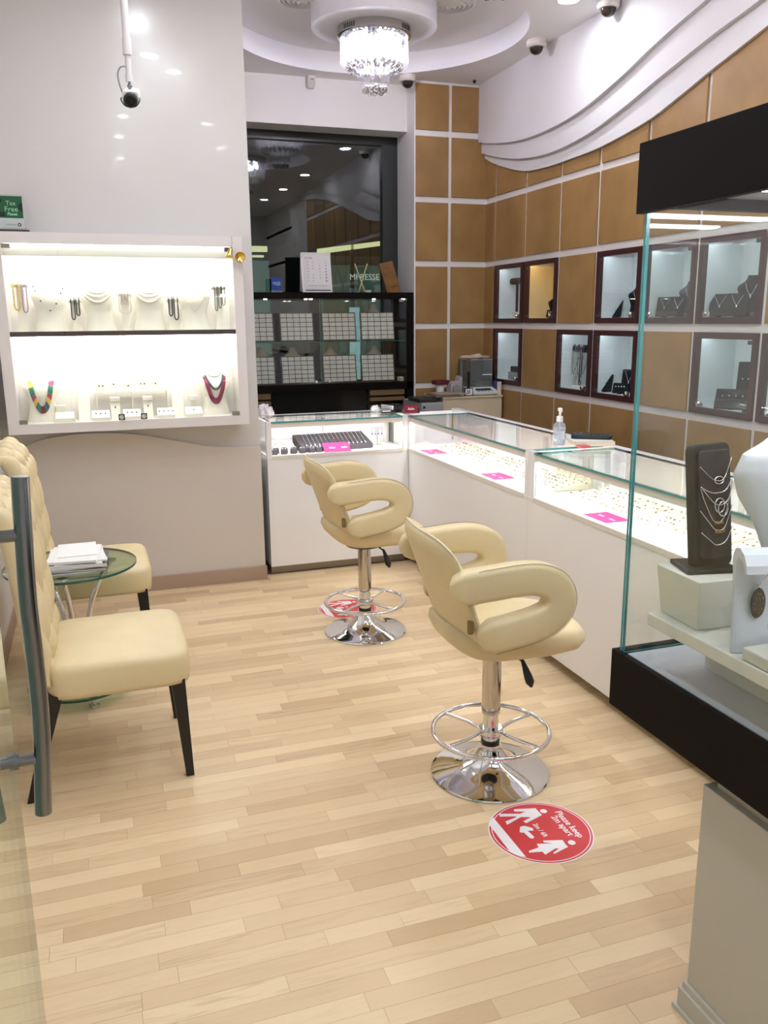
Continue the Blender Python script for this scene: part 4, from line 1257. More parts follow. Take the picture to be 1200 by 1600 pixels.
# ---- corner counter: dark trays
DK = mat('dark_velvet', (64, 58, 70), 0.7)
t = thing('bracelet_tray', 'large dark velvet bracelet tray in the corner counter', 'tray', (1.42, 5.2, ZD))
M0 = Matrix.Translation((1.42, 5.165, ZD + 0.001)) @ Matrix.Rotation(0.07, 4, 'Z')
MB().prism([(-0.10, 0), (0.11, 0), (0.11, 0.085), (-0.10, 0.028)], -0.235, 0.235, 'x', M=M0).build('pad', DK, t, bevel=0.003)
for k in range(15):
    s = -0.20 + 0.028 * k
    MB().tube([M0 @ Vector(p) for p in ((s, -0.085, 0.036), (s + 0.01, 0.0, 0.060), (s + 0.02, 0.09, 0.084))], 0.0028, 6).build('bracelet', SILVER, t, smooth=2)
src = None
for k, (x, y) in enumerate(((1.015, 5.04), (1.035, 5.085), (1.075, 5.04), (1.09, 5.09), (1.135, 5.045), (1.15, 5.09), (1.19, 5.045), (1.205, 5.09), (1.25, 5.045), (1.262, 5.09), (1.295, 5.045))):
    if src is None:
        src = thing('ring_cube', 'dark velvet ring holder in the cluster beside the dark bracelet tray', 'ring holder', (x, y, ZD), group='dark ring holders in the corner counter')
        MB().prism([(-0.018, 0), (0.018, 0), (0.014, 0.034), (-0.012, 0.026)], -0.017, 0.017, 'x').build('block', DK, src, world=False, bevel=0.002)
        for s in (-1, 1):
            MB().sphere((s * 0.009, -0.004, 0.034), 0.004, 8, 6).build('stud', SILVER, src, world=False, smooth=2)
    else:
        c = copy_tree(src); c.location = (x, y, ZD)
t = thing('white_pad', 'white velvet pad behind the dark ring holders', 'pad', (1.1, 5.18, ZD))
MB().prism([(5.13, ZD), (5.26, ZD), (5.26, ZD + 0.06), (5.13, ZD + 0.02)], 1.0, 1.17, 'x').build('pad', IVORY, t, bevel=0.004)
MB().tube(smoothpath([(1.02, 5.14, ZD + 0.026), (1.07, 5.2, ZD + 0.046), (1.14, 5.15, ZD + 0.031)], 6), 0.002, 6).build('chain', SILVER, t, smooth=2)
t = thing('pendant_tree', 'small silver pendant stand at the counter corner', 'stand', (1.73, 5.2, ZD))
MB().cyl((1.73, 5.2, ZD), (1.73, 5.2, ZD + 0.11), 0.003, 8).box(1.70, 1.76, 5.18, 5.22, ZD, ZD + 0.004).build('post', SILVER, t)
for k in range(4):
    MB().cyl((1.695 + 0.022 * k, 5.2, ZD + 0.11), (1.695 + 0.022 * k, 5.2, ZD + 0.075), 0.0016, 6).sphere((1.695 + 0.022 * k, 5.2, ZD + 0.072), 0.006, 8, 6).build('pendant', mat('lilac_gem', (120, 112, 160), 0.2), t, smooth=2)
MB().cyl((1.69, 5.2, ZD + 0.11), (1.77, 5.2, ZD + 0.11), 0.0025, 8).build('arm', SILVER, t)

# ---- pink name cards
def pink_card(label, cx, cy, rz, tilt=0.0, L=0.175, D=0.115, z=ZD):
    t = thing('name_card', label, 'card', (cx, cy, z), group='pink name cards')
    M = Matrix.Translation((cx, cy, z + 0.0006)) @ Matrix.Rotation(rz, 4, 'Z') @ Matrix.Rotation(tilt, 4, 'X')
    MB().box(-L / 2, L / 2, 0, D, 0, 0.0012, M=M).build('card', PINK, t)
    m = MB()
    for s in (-0.30, 0.16):
        vs, fs = text_geo('Rafan', 0.02, 0.25)
        w = max(v[0] for v in vs)
        kk = L * 0.24 / w
        m.add([M @ Vector((s * L + v[0] * kk, D * 0.42 + v[1] * kk, 0.0016)) for v in vs], fs)
    m.build('lettering', PAPER, t)
pink_card('pink name card pair below the dark ring holders', 1.405, 4.99, 0.0, 0.62, 0.17, 0.085)
pink_card('pink name card pair in the corner of the long counter', 1.895, 4.78, -PI / 2, 0.0, 0.18)
pink_card('pink name card pair in the long counter between the two stools', 1.895, 3.90, -PI / 2, 0.0, 0.18)
pink_card('pink name card pair behind the edge of the tall glass case', 1.895, 2.90, -PI / 2, 0.0, 0.17)

# ---- things on the counters
t = thing('sanitizer_bottle', 'clear sanitizer bottle with a white pump on the counter joint', 'bottle', (2.081, 3.515, ZT))
bx, by = 2.081, 3.515
MB().lathe([(0.0001, 0.001), (0.028, 0.001), (0.030, 0.006), (0.030, 0.085), (0.027, 0.098), (0.016, 0.108), (0.0115, 0.112), (0.0115, 0.118)], 28, (bx, by, ZT)).build('bottle', glass_mat('bottle_glass', (236, 240, 248), 2.2, haze=0.22), t, smooth=True)
MB().lathe([(0.0001, 0.005), (0.026, 0.005), (0.026, 0.082), (0.0001, 0.082)], 24, (bx, by, ZT)).build('gel', glass_mat('gel', (240, 244, 255), 0.4, haze=0.25), t, smooth=True)
MB().lathe([(0.0155, 0.112), (0.0155, 0.134), (0.012, 0.137), (0.006, 0.139), (0.0055, 0.158), (0.011, 0.162), (0.012, 0.172), (0.008, 0.176), (0.0001, 0.177)], 22, (bx, by, ZT)).build('pump', WHITEP, t, smooth=True)
MB().cyl((bx, by, ZT + 0.168), (bx - 0.012, by - 0.032, ZT + 0.163), 0.0055, 10).build('spout', WHITEP, t, smooth=True)
MB().cyl((bx, by, ZT + 0.012), (bx, by, ZT + 0.112), 0.0025, 8).build('dip_tube', WHITEP, t, smooth=True)
MB().prism([(bx - 0.012, ZT + 0.03), (bx + 0.012, ZT + 0.03), (bx + 0.012, ZT + 0.07), (bx - 0.012, ZT + 0.07)], by - 0.0308, by - 0.0302, 'y').build('label', mat('pale_label', (210, 214, 226), 0.5), t)
M = Matrix.Translation((2.225, 3.475, ZT)) @ Matrix.Rotation(-0.30, 4, 'Z')
t = tag(MB().box(-0.085, 0.10, -0.075, 0.085, 0.0005, 0.022, M=M).build('notepad', mat('cream_paper', (230, 218, 196), 0.6), bevel=0.001), 'thick cream notepad under the calculator', 'notepad')
t = tag(MB().box(-0.095, 0.095, -0.06, 0.09, 0.0225, 0.0255, M=M).build('booklet', PAPER), 'thin white booklet between calculator and notepad', 'booklet')
M = Matrix.Translation((2.25, 3.50, ZT + 0.0258)) @ Matrix.Rotation(-0.62, 4, 'Z')
t = thing('calculator', 'black desk calculator beside the sanitizer', 'calculator', (2.25, 3.50, ZT + 0.0258))
MB().prism(rrect(0.19, 0.105, 0.02, 3), 0, 0.016, 'z', M=M).build('body', BLACKP, t, bevel=0.003)
MB().box(-0.085, -0.045, -0.035, 0.035, 0.0165, 0.022, M=M).build('display', mat('lcd', (70, 74, 78), 0.15), t)
for i in range(5):
    for j in range(4):
        MB().box(-0.03 + 0.024 * i, -0.014 + 0.024 * i, -0.042 + 0.022 * j, -0.027 + 0.022 * j, 0.0165, 0.0195, M=M).build('key', mat('dark_key', (58, 58, 60), 0.4), t)
t = tag(MB().box(2.115, 2.165, 3.37, 3.42, ZT + 0.0005, ZT + 0.010).build('leaflet_stack', mat('leaflet_red', (206, 96, 106), 0.5)), 'small pile of red and white leaflets behind the sanitizer', 'leaflets')

# card machine, card holder, tissue, pen and cloth on the corner counter
t = thing('receipt_printer', 'black cash desk printer with white side at the counter corner', 'printer', (1.86, 5.2, ZT))
M = Matrix.Translation((1.865, 5.215, ZT + 0.0012)) @ Matrix.Rotation(0.25, 4, 'Z')
MB().prism([(-0.075, 0), (0.085, 0), (0.085, 0.042), (-0.04, 0.038), (-0.075, 0.02)], -0.06, 0.06, 'x', M=M).build('body', BLACKP, t, bevel=0.003)
MB().box(-0.064, -0.058, -0.06, 0.08, 0.018, 0.044, M=M).build('side_panel', WHITEP, t, bevel=0.002)
for i in range(4):
    for j in range(3):
        MB().box(-0.04 + 0.022 * i, -0.024 + 0.022 * i, -0.02 + 0.026 * j, -0.004 + 0.026 * j, 0.040, 0.0455, M=M).build('key', mat('dark_key'), t)
t = thing('card_holder', 'dark red holder of name cards at the counter corner', 'card holder', (1.905, 5.06, ZT))
M = Matrix.Translation((1.912, 5.06, ZT)) @ Matrix.Rotation(-0.12, 4, 'Z')
MB().box(-0.055, 0.055, -0.012, 0.03, 0.001, 0.006, M=M).box(-0.055, -0.051, -0.012, 0.03, 0.006, 0.03, M=M).box(0.051, 0.055, -0.012, 0.03, 0.006, 0.03, M=M).build('holder', mat('smoke_acrylic', (120, 116, 124), 0.2), t)
MB().box(-0.046, 0.046, 0.0, 0.016, 0.006, 0.052, M=M).build('cards', mat('maroon_card', (150, 24, 52), 0.5), t)
vs, fs = text_geo('Rafan', 0.02, 0.25)
kk = 0.045 / max(v[0] for v in vs)
MB().add([M @ Vector((-0.022 + v[0] * kk, -0.0006, 0.024 + v[1] * kk)) for v in vs], fs).build('lettering', PAPER, t)
def crumple(loc, r, label, seed, m=PAPER, cat='tissue', name='crumpled_tissue', sz=(1, 1, 0.8)):
    mb = MB()
    rr = random.Random(seed)
    off = Vector((rr.uniform(0, 50), rr.uniform(0, 50), 0))
    def fn(u, v):
        a, b = 2 * PI * u, PI * v
        d = Vector((math.sin(b) * math.cos(a), math.sin(b) * math.sin(a), -math.cos(b)))
        k = r * (1 + 0.75 * noise.noise(d * 2.6 + off) + 0.3 * noise.noise(d * 6 + off))
        return (d.x * k * sz[0], d.y * k * sz[1], max(-r * 0.55, d.z * k) * sz[2])
    mb.grid(fn, 28, 18, closeu=True)
    o = mb.build(name, m, None, world=False, smooth=2)
    o.location = (loc[0], loc[1], loc[2] + r * 0.55 * sz[2])
    return tag(o, label, cat)
crumple((1.735, 5.25, ZT + 0.001), 0.03, 'crumpled white tissue on the corner counter beside the pen', 2)
crumple((1.005, 5.22, ZT + 0.001), 0.045, 'folded white cloth on the counter end by the partition wall', 9, mat('cloth_white', (236, 226, 228), 0.7), 'cloth', 'cloth', (1, 1, 1.0))
tag(MB().cyl((1.735, 5.13, ZT + 0.006), (1.83, 5.10, ZT + 0.006), 0.005, 12).build('pen', BLACKP, smooth=True), 'black pen lying on the corner counter', 'pen')
M = Matrix.Translation((1.785, 5.19, ZT + 0.0012)) @ Matrix.Rotation(0.1, 4, 'Z')
t = thing('tape_dispenser', 'small grey dispenser between tissue and black printer', 'dispenser', (1.785, 5.19, ZT))
MB().prism(rrect(0.06, 0.026, 0.01, 3, 0, 0.013), -0.02, 0.02, 'y', M=M).build('body', GREYP, t, bevel=0.002)
MB().box(-0.028, 0.028, -0.021, 0.021, 0.006, 0.012, M=M).build('band', WHITEP, t)

# ================================================================== TALL GLASS CASE (foreground)
cx0, cx1, cy0, cy1 = 1.13, 1.70, 0.15, 1.627
t = thing('glass_case', 'tall dark-framed glass display case on a grey pedestal in the foreground', 'display case', (1.4, 0.9, 0))
PED = mat('pedestal_grey', (196, 190, 178), 0.45)
MB().box(1.17, 1.66, 0.2, 1.327, 0.075, 0.572).build('pedestal', PED, t, bevel=0.002)
MB().box(1.155, 1.67, 0.19, 1.337, 0.012, 0.06).build('plinth', PED, t, bevel=0.002)
MB().box(1.162, 1.665, 0.195, 1.331, 0.06, 0.075).build('plinth_step', PED, t)
MB().box(1.148, 1.68, 0.18, 1.345, 0.0, 0.012).build('plinth_foot', PED, t)
MB().box(1.19, 1.64, 0.22, 1.307, 0.572, 0.631).build('neck', mat('pale_wood', (206, 190, 166), 0.5), t)
MB().box(cx0, cx1, cy0, cy1, 0.631, 0.760).box(cx0, cx0 + 0.012, cy0, cy1, 0.760, 0.773).box(cx1 - 0.012, cx1, cy0, cy1, 0.760, 0.773).box(cx0 + 0.012, cx1 - 0.012, cy1 - 0.012, cy1, 0.760, 0.773).build('base', WENGE, t)
MB().box(cx0 + 0.026, cx1 - 0.02, cy0, cy1 - 0.026, 0.760, 0.766).build('deck', mat('pale_deck', (206, 206, 214), 0.4), t)
GT = 1.775
MB().box(cx0 + 0.013, cx0 + 0.021, cy0, cy1 - 0.022, 0.766, GT, edge=1).build('side_glass', [GLASS, EDGE], t)
MB().box(cx0 + 0.013, cx1 - 0.013, cy1 - 0.021, cy1 - 0.013, 0.766, GT, edge=1).build('end_glass', [GLASS, EDGE], t)
MB().box(cx1 - 0.021, cx1 - 0.013, cy0, cy1 - 0.022, 0.766, GT, edge=1).build('side_glass', [GLASS, EDGE], t)
hd = MB().box(cx0, cx0 + 0.018, cy0, cy1, 1.763, 1.904).box(cx1 - 0.018, cx1, cy0, cy1, 1.763, 1.904).box(cx0 + 0.018, cx1 - 0.018, cy1 - 0.018, cy1, 1.775, 1.904).box(cx0 + 0.018, cx1 - 0.018, cy0, cy1 - 0.018, 1.892, 1.903).build('header', WENGE, t)
MB().box(cx0 + 0.018, cx1 - 0.018, cy0, cy1 - 0.018, 1.80, 1.806).build('soffit_board', mat('soffit_grey', (176, 176, 184), 0.35), hd)
for ly in (1.39, 1.19, 0.75, 0.35):
    MB().box(cx0 + 0.03, cx1 - 0.03, ly - 0.024, ly + 0.024, 1.790, 1.80).build('light_box', mat('lightbox_grey', (120, 120, 126), 0.4), hd)
    MB().box(cx0 + 0.035, cx1 - 0.035, ly - 0.018, ly + 0.018, 1.784, 1.790).build('light_strip', mat('led_case', (236, 240, 255), 0.4, emit=CASE_LED), hd)

CRM = mat('cream_leatherette', (226, 222, 208), 0.45)
PALEL = mat('pale_leatherette', (222, 224, 228), 0.4)
t = thing('display_platform', 'long off-white stepped platform inside the glass case', 'platform', (1.32, 1.2, 0.766))
MB().prism([(1.150, 0.865), (1.50, 0.865), (1.50, 0.895), (1.150, 0.895)], 0.55, 1.528, 'y').build('top', CRM, t, bevel=0.003)
MB().box(1.27, 1.48, 0.6, 1.47, 0.766, 0.865).build('support', CRM, t, bevel=0.002)
t = tag(MB().add([(1.176, 1.392, 0.8955), (1.42, 1.38, 0.8955), (1.43, 1.52, 0.8955), (1.182, 1.525, 0.8955), (1.166, 1.382, 1.006), (1.43, 1.37, 1.006), (1.44, 1.53, 1.006), (1.17, 1.532, 1.006)], [(0, 3, 2, 1), (4, 5, 6, 7), (0, 1, 5, 4), (1, 2, 6, 5), (2, 3, 7, 6), (3, 0, 4, 7)]).build('display_block', CRM, bevel=0.002), 'cream leather block under the black necklace stand', 'block')

# black necklace stand
MS = Matrix.Translation((1.262, 1.455, 1.0065)) @ Matrix.Rotation(0.10, 4, 'Z') @ Matrix.Rotation(-0.13, 4, 'X')
t = thing('necklace_stand', 'tall black leather necklace stand hung with name chains', 'stand', (1.262, 1.455, 1.006))
BLK = mat('black_leather', (22, 22, 27), 0.45, spec=0.3)
pad = MB().prism(rrect(0.112, 0.275, 0.018, 4, 0, 0.1395), 0.0, 0.022, 'y', M=MS).build('board', BLK, t, bevel=0.004)
MB().prism(rrect(0.092, 0.24, 0.012, 4, 0.003, 0.142), -0.006, 0.001, 'y', M=MS).build('cushion', mat('black_cushion', (30, 30, 38), 0.5, spec=0.3), pad, bevel=0.003)
MB().prism([(-0.085, -0.02), (0.03, -0.045), (0.05, 0.045), (-0.06, 0.075)], 0.0, 0.010, 'z', M=Matrix.Translation((1.262, 1.455, 1.0065))).build('foot', BLK, t, bevel=0.003)
def chain_on(M, pts, rad, m, label, loc, pend=None, grp='chains on the black stand', bead=False):
    tt = thing('chain_necklace', label, 'necklace', loc, group=grp)
    q = [M @ Vector(p) for p in smoothpath(pts, 6)]
    MB().tube(q, rad, 6, radii=[1.3 if i % 2 else 0.7 for i in range(len(q))] if bead else None).build('chain', m, tt, smooth=2)
    if pend: pend(tt)
    return tt
L0 = (1.262, 1.44, 1.15)
yy = -0.0085
def ring_pend(tt):
    MB().tube([MS @ Vector((0.012 + 0.013 * math.cos(2 * PI * k / 20), yy, 0.195 + 0.008 * math.sin(2 * PI * k / 20))) for k in range(20)], 0.0016, 6, closed=True).build('pendant', SILVER, tt, smooth=2)
chain_on(MS, [(-0.042, yy, 0.228), (-0.02, yy, 0.209), (0.0, yy, 0.196), (0.026, yy, 0.198), (0.05, yy, 0.243)], 0.0011, SILVER, 'silver chain with an open loop, topmost on the black stand', L0, ring_pend)
chain_on(MS, [(-0.042, yy, 0.185), (-0.022, yy, 0.174), (0.0, yy, 0.168), (0.03, yy, 0.172), (0.05, yy, 0.198)], 0.0016, SILVER, 'beaded silver bar chain, second on the black stand', L0, bead=True)
def coin(tt):
    for k in range(2):
        MB().tube([MS @ Vector((0.012 + 0.008 * k + 0.014 * math.cos(2 * PI * q / 20), yy - 0.0015 * k, 0.140 - 0.008 * k + 0.016 * math.sin(2 * PI * q / 20))) for q in range(20)], 0.0016, 6, closed=True).build('ring_pendant', SILVER, tt, smooth=2)
chain_on(MS, [(-0.042, yy - 0.002, 0.185), (-0.02, yy - 0.002, 0.160), (0.004, yy - 0.002, 0.142), (0.034, yy - 0.002, 0.150), (0.052, yy - 0.002, 0.197)], 0.0011, SILVER, 'silver chain with two ring pendants on the black stand', L0, coin)
def name_pend(z, txt, w):
    def f(tt):
        vs, fs = text_geo(txt, 0.02, 0.2, 0.08)
        k = w / max(v[0] for v in vs)
        MB().add([MS @ Vector((-0.006 + v[0] * k, yy - 0.002, z + v[1] * k)) if False else MS @ Vector((-0.006 + v[0] * k, yy - 0.002 + v[2] * k * 0.2, z + v[1] * k)) for v in vs], fs).build('name_pendant', GOLD, tt)
    return f
chain_on(MS, [(-0.042, yy, 0.182), (-0.03, yy, 0.150), (-0.006, yy, 0.107), (0.018, yy, 0.107), (0.034, yy, 0.135), (0.052, yy, 0.19)], 0.0011, SILVER, 'chain with the upper gold script name on the black stand', L0, name_pend(0.100, 'Hend', 0.026))
chain_on(MS, [(-0.044, yy, 0.133), (-0.02, yy, 0.106), (-0.002, yy, 0.088), (0.022, yy, 0.088), (0.036, yy, 0.11), (0.05, yy, 0.142)], 0.0012, SILVER, 'chain with the lower gold letter pendant on the black stand', L0, name_pend(0.080, 'YOU S', 0.03))
chain_on(MS, [(-0.042, yy, 0.085), (-0.02, yy, 0.068), (0.0, yy, 0.054), (0.028, yy, 0.06), (0.048, yy, 0.09)], 0.0011, SILVER, 'plain silver chain, lowest on the black stand', L0)

# white pendant stand
t = thing('pendant_stand', 'tall pale leather pendant stand with a rolled top in the glass case', 'stand', (1.19, 1.25, 0.895))
MP = Matrix.Translation((1.194, 1.242, 0.8958)) @ Matrix.Rotation(-0.28, 4, 'Z') @ Matrix.Diagonal((1, 1.1, 1.17, 1))
W2 = 0.040
prof = [(0.012, 0.0), (0.024, 0.0), (0.032, 0.10), (0.04, 0.155), (0.041, 0.168), (0.034, 0.180), (0.018, 0.184), (0.0, 0.176), (-0.012, 0.160), (-0.015, 0.146), (-0.009, 0.145), (-0.004, 0.156), (0.008, 0.166), (0.022, 0.168), (0.028, 0.158), (0.024, 0.10)]
pb = MB().prism(prof, -W2, W2, 'x', M=MP).build('body', PALEL, t, bevel=0.001)
for s in (-1, 1):
    for k in range(20):
        a = MP @ Vector((s * (W2 - 0.006), 0.0115 + 0.0125 * (k / 20), 0.008 + 0.09 * k / 20))
        MB().box(-0.0005, 0.0005, -0.0008, 0.0, -0.0012, 0.0012, M=Matrix.Translation(a)).build('stitch', WHITEP, pb)
MB().prism([(0.024, 0.0), (0.075, 0.0), (0.034, 0.11)], -0.004, 0.004, 'x', M=MP).build('strut', PALEL, t)
tt = thing('oval_pendant', 'dark oval medallion hanging on the pale pendant stand', 'pendant', (1.255, 1.275, 1.0), group='pendants in the glass case')
MB().lathe([(0.0001, -0.003), (0.0165, -0.003), (0.018, 0.0), (0.0165, 0.003), (0.0001, 0.003)], 28, M=MP @ Matrix.Translation((0.004, 0.014, 0.088)) @ Matrix.Diagonal((0.82, 1, 1.5, 1)) @ Matrix.Rotation(PI / 2, 4, 'X')).build('medallion', mat('dark_bronze', (96, 84, 66), 0.3, metal=0.8, bump=(300, 0.8)), tt, smooth=True)
for k in range(10):
    a = 2 * PI * k / 10
    MB().sphere(MP @ Vector((0.004 + 0.0085 * math.cos(a), 0.0105, 0.088 + 0.017 * math.sin(a))), 0.0014, 6, 4).build('stone', mat('marcasite', (206, 196, 170), 0.2, metal=0.6), tt, smooth=2)
MB().tube([MP @ Vector(p) for p in ((-0.02, 0.012, 0.145), (-0.006, 0.018, 0.125), (0.004, 0.014, 0.117))], 0.0009, 6).tube([MP @ Vector(p) for p in ((0.022, 0.015, 0.14), (0.012, 0.018, 0.125), (0.004, 0.014, 0.117))], 0.0009, 6).build('cord', SILVER, tt, smooth=2)
MB().sphere(MP @ Vector((0.004, 0.013, 0.117)), 0.0032, 8, 6).build('bail', SILVER, tt, smooth=2)

# white card easel on a low box, at the frame edge
t = thing('card_easel', 'white earring card leaning on a low box at the frame edge', 'easel', (1.20, 1.10, 0.895))
MB().box(1.155, 1.30, 1.10, 1.236, 0.8957, 0.921).build('box', CRM, t, bevel=0.003)
ME = Matrix.Translation((1.207, 1.15, 0.922)) @ Matrix.Rotation(0.12, 4, 'Z') @ Matrix.Rotation(-0.5, 4, 'X')
MB().prism(rrect(0.085, 0.075, 0.003, 2, 0, 0.0375), 0.0, 0.006, 'y', M=ME).build('card', PALEL, t)
MB().sphere(ME @ Vector((0.016, -0.003, 0.03)), 0.005, 8, 6).build('stud', SILVER, t, smooth=2)
MB().tube([ME @ Vector(p) for p in ((-0.01, -0.002, 0.066), (0.004, -0.002, 0.05), (0.016, -0.002, 0.034))], 0.0008, 6).build('chain', SILVER, t)
# large white bust at the right edge
def big_bust():
    tt = thing('necklace_bust', 'large white neck bust cut off by the frame edge in the glass case', 'bust', (1.42, 1.34, 0.895))
    m = MB()
    prof = [(1.0, 0.0, 0.0), (1.0, 0.02, 0.0), (0.75, 0.09, 0.0)]
    R = [(0.08, 0.055, 0.0), (0.08, 0.05, 0.02), (0.06, 0.04, 0.06), (0.05, 0.035, 0.16), (0.085, 0.045, 0.24), (0.128, 0.055, 0.30), (0.142, 0.058, 0.345), (0.125, 0.052, 0.385), (0.085, 0.045, 0.405), (0.055, 0.042, 0.425), (0.046, 0.040, 0.46), (0.045, 0.039, 0.50)]
    N = 26
    def fn(u, v):
        k = v * (len(R) - 1); i = min(int(k), len(R) - 2); f = k - i
        w, d, z = [R[i][q] * (1 - f) + R[i + 1][q] * f for q in range(3)]
        a = 2 * PI * u
        return (w * math.cos(a), d * math.sin(a), z)
    m.grid(fn, N, 33, closeu=True)
    n = len(m.v); m.f += [tuple(range(N))[::-1], tuple(range(n - N, n))]; m.mi += [0, 0]
    o = m.build('torso', PALEL, tt, world=False, smooth=True)
    tt.rotation_euler = (0, 0, -0.12)
    tt.location = (1.332, 1.318, 0.8955)
big_bust()

# ================================================================== TRAY CABINET UNDER THE WINDOW
t = thing('tray_cabinet', 'dark glass-fronted cabinet of earring trays below the shop window', 'cabinet', (1.72, 6.8, 0))
cl, cr = 0.93, 2.515
MB().box(cl, cr, 6.6, 6.985, 1.705, 1.752).build('top_board', WENGE, t, bevel=0.002)
MB().box(cl, cr, 6.6, 6.985, 0.983, 1.042).build('bottom_board', WENGE, t, bevel=0.002)
MB().box(2.458, cr, 6.6, 6.985, 0.0, 1.705).build('side_board', WENGE, t, bevel=0.002)
MB().box(cl, cl + 0.03, 6.6, 6.985, 0.0, 1.705).build('side_board', WENGE, t, bevel=0.002)
MB().box(cl, 2.458, 6.66, 6.69, 0.0, 0.983).build('lower_front', mat('black_glass', (16, 20, 18), 0.12), t)
for x0, x1 in ((0.97, 1.32), (2.141, 2.442)):
    for z0, z1 in ((0.935, 0.985 - 0.004), (0.888, 0.918), (0.80, 0.85)):
        MB().box(x0, x1, 6.612, 6.66, z0, z1).build('slat', mat('bronze_slat', (124, 98, 64), 0.45), t, bevel=0.001)
MB().box(cl + 0.03, 2.458, 6.64, 6.97, 1.368, 1.376, edge=1).build('glass_shelf', [GLASS, EDGED], t)
for a, b in ((cl + 0.032, 1.74), (1.745, 2.456)):
    g = MB().box(a, b, 6.606, 6.612, 1.044, 1.703).build('glass_door', GLASS, t)
    lx = b - 0.05 if a < 1.2 else a + 0.05
    MB().lathe([(0.012, 0), (0.012, 0.014), (0.008, 0.018), (0.0001, 0.018)], 16, M=Matrix.Translation((lx, 6.606, 1.062)) @ Matrix.Rotation(PI / 2, 4, 'X')).build('lock', CHROME, g, smooth=True)
    for s in (0, 1):
        hx = (a + 0.02) if a < 1.2 else (b - 0.06)
        MB().box(hx, hx + 0.035, 6.600, 6.616, 1.68 if s else 1.046, 1.70 if s else 1.066).build('hinge', GREYP, g)
for x in (1.30, 1.62, 1.66, 2.18, 2.43):
    MB().box(x, x + 0.022, 6.63, 6.65, 1.696, 1.705).build('spot', mat('tiny_spot', (255, 246, 230), 0.4, emit=3.0), t)
# trays
CARD = mat('ivory_card', (222, 218, 210), 0.6)
cardm = None
DOT = mat('dark_stud', (78, 72, 74), 0.4)
def earring_tray(x0, x1, z0, z1, label, seed):
    """leaning tray, 5 x 6 cards"""
    w, h = x1 - x0, z1 - z0
    tl = 0.16
    t = thing('earring_tray', label, 'tray', ((x0 + x1) / 2, 6.70, z0), group='earring trays in the dark cabinet')
    t.rotation_euler = (-tl, 0, 0)
    h2 = h / math.cos(tl)
    MB().box(-w / 2, w / 2, 0.0, 0.014, 0.001, h2).build('board', mat('tray_board', (84, 76, 66), 0.6), t, world=False)
    global cardm
    cw, ch = (w - 0.014) / 5, (h2 - 0.012) / 6
    r = random.Random(seed)
    dots = MB()
    for i in range(5):
        for j in range(6):
            px, pz = -w / 2 + 0.007 + cw * (i + 0.5), 0.006 + ch * (j + 0.5)
            if cardm is None:
                cardm = MB().box(-0.5, 0.5, -0.5, 0.5, -0.5, 0.5).build('card', CARD, t, world=False)
                cardm.location = (px, -0.002, pz); cardm.scale = (cw - 0.006, 0.005, ch - 0.006)
            else:
                link_copy(cardm, t, (px, -0.002, pz), (cw - 0.006, 0.005, ch - 0.006))
            rr = r.uniform(0.0016, 0.0034)
            for s in (-1, 1):
                if r.random() < 0.92:
                    dots.sphere((px + s * cw * 0.2, -0.0055, pz + r.uniform(-0.003, 0.003)), rr, 6, 4)
    tag(dots.build('earrings', DOT, t, world=False), kind='stuff')
cols = [(1.105, 1.385), (1.433, 1.708), (1.775, 2.06), (2.10, 2.39)]
words = ['hidden partly by the partition wall', 'below the calendar', 'below the crossed sticks', 'nearest the wood wall']
for i, (a, b) in enumerate(cols):
    earring_tray(a, b, 1.3775, 1.60, 'upper shelf earring tray %s' % words[i], i)
    earring_tray(a, b, 1.0435, 1.262, 'lower shelf earring tray %s' % words[i], i + 10)
for i, (x, z, w) in enumerate(((1.30, 1.0435, 'cut by the partition wall'), (1.56, 1.0435, 'below the calendar'), (1.88, 1.0435, 'below the sticks'), (2.26, 1.0435, 'nearest the wood wall on the lower shelf'), (2.25, 1.3775, 'on the upper shelf'))):
    bust((x, 6.875, z), 0.285, 'cream neck bust behind the earring trays, ' + w, mat('aged_ivory', (206, 192, 168), 0.6), 'busts behind the trays', rz=PI, k=0.8)
for k in range(3):
    tag(MB().box(2.408, 2.448, 6.65, 6.70, 1.0435 + 0.011 * k, 1.0535 + 0.011 * k).build('card_box', CARD, bevel=0.001), ('bottom', 'middle', 'top')[k] + ' of three small ivory boxes in the cabinet corner', 'box', 'small boxes in the cabinet corner')

# ---- on top of the cabinet
ZTC = 1.752
t = thing('calendar', 'white spiral desk calendar standing on the dark cabinet', 'calendar', (1.745, 6.73, ZTC))
MK = Matrix.Translation((1.745, 6.70, ZTC + 0.001)) @ Matrix.Rotation(-0.17, 4, 'X')
MB().box(-0.122, 0.122, 0.004, 0.008, 0.0, 0.305, M=MK).build('backing', PAPER, t)
MB().box(-0.098, 0.110, -0.002, 0.0035, 0.022, 0.296, M=MK).build('pages', mat('calendar_page', (232, 232, 234), 0.6), t)
MB().box(-0.095, 0.108, 0.0035, 0.006, 0.014, 0.03, M=MK).build('tear_strip', mat('calendar_brown', (120, 108, 104), 0.6), t)
MB().box(-0.122, 0.122, 0.062, 0.066, 0.0, 0.30, M=Matrix.Translation((1.745, 6.73, ZTC + 0.001)) @ Matrix.Rotation(0.16, 4, 'X')).build('rear_leaf', PAPER, t)
for k in range(20):
    x = -0.088 + 0.0102 * k
    MB().tube([MK @ Vector((x, 0.003 + 0.006 * math.cos(2 * PI * q / 8), 0.298 + 0.006 * math.sin(2 * PI * q / 8))) for q in range(8)], 0.001, 4, closed=True).build('spiral', GREYP, t)
m = MB()
INK = mat('print_grey', (90, 90, 94), 0.6)
vs, fs = text_geo('GIA', 0.0)
kk = 0.034 / max(v[0] for v in vs)
m.add([MK @ Vector((-0.062 + v[0] * kk, -0.0026, 0.262 + v[1] * kk)) for v in vs], fs)
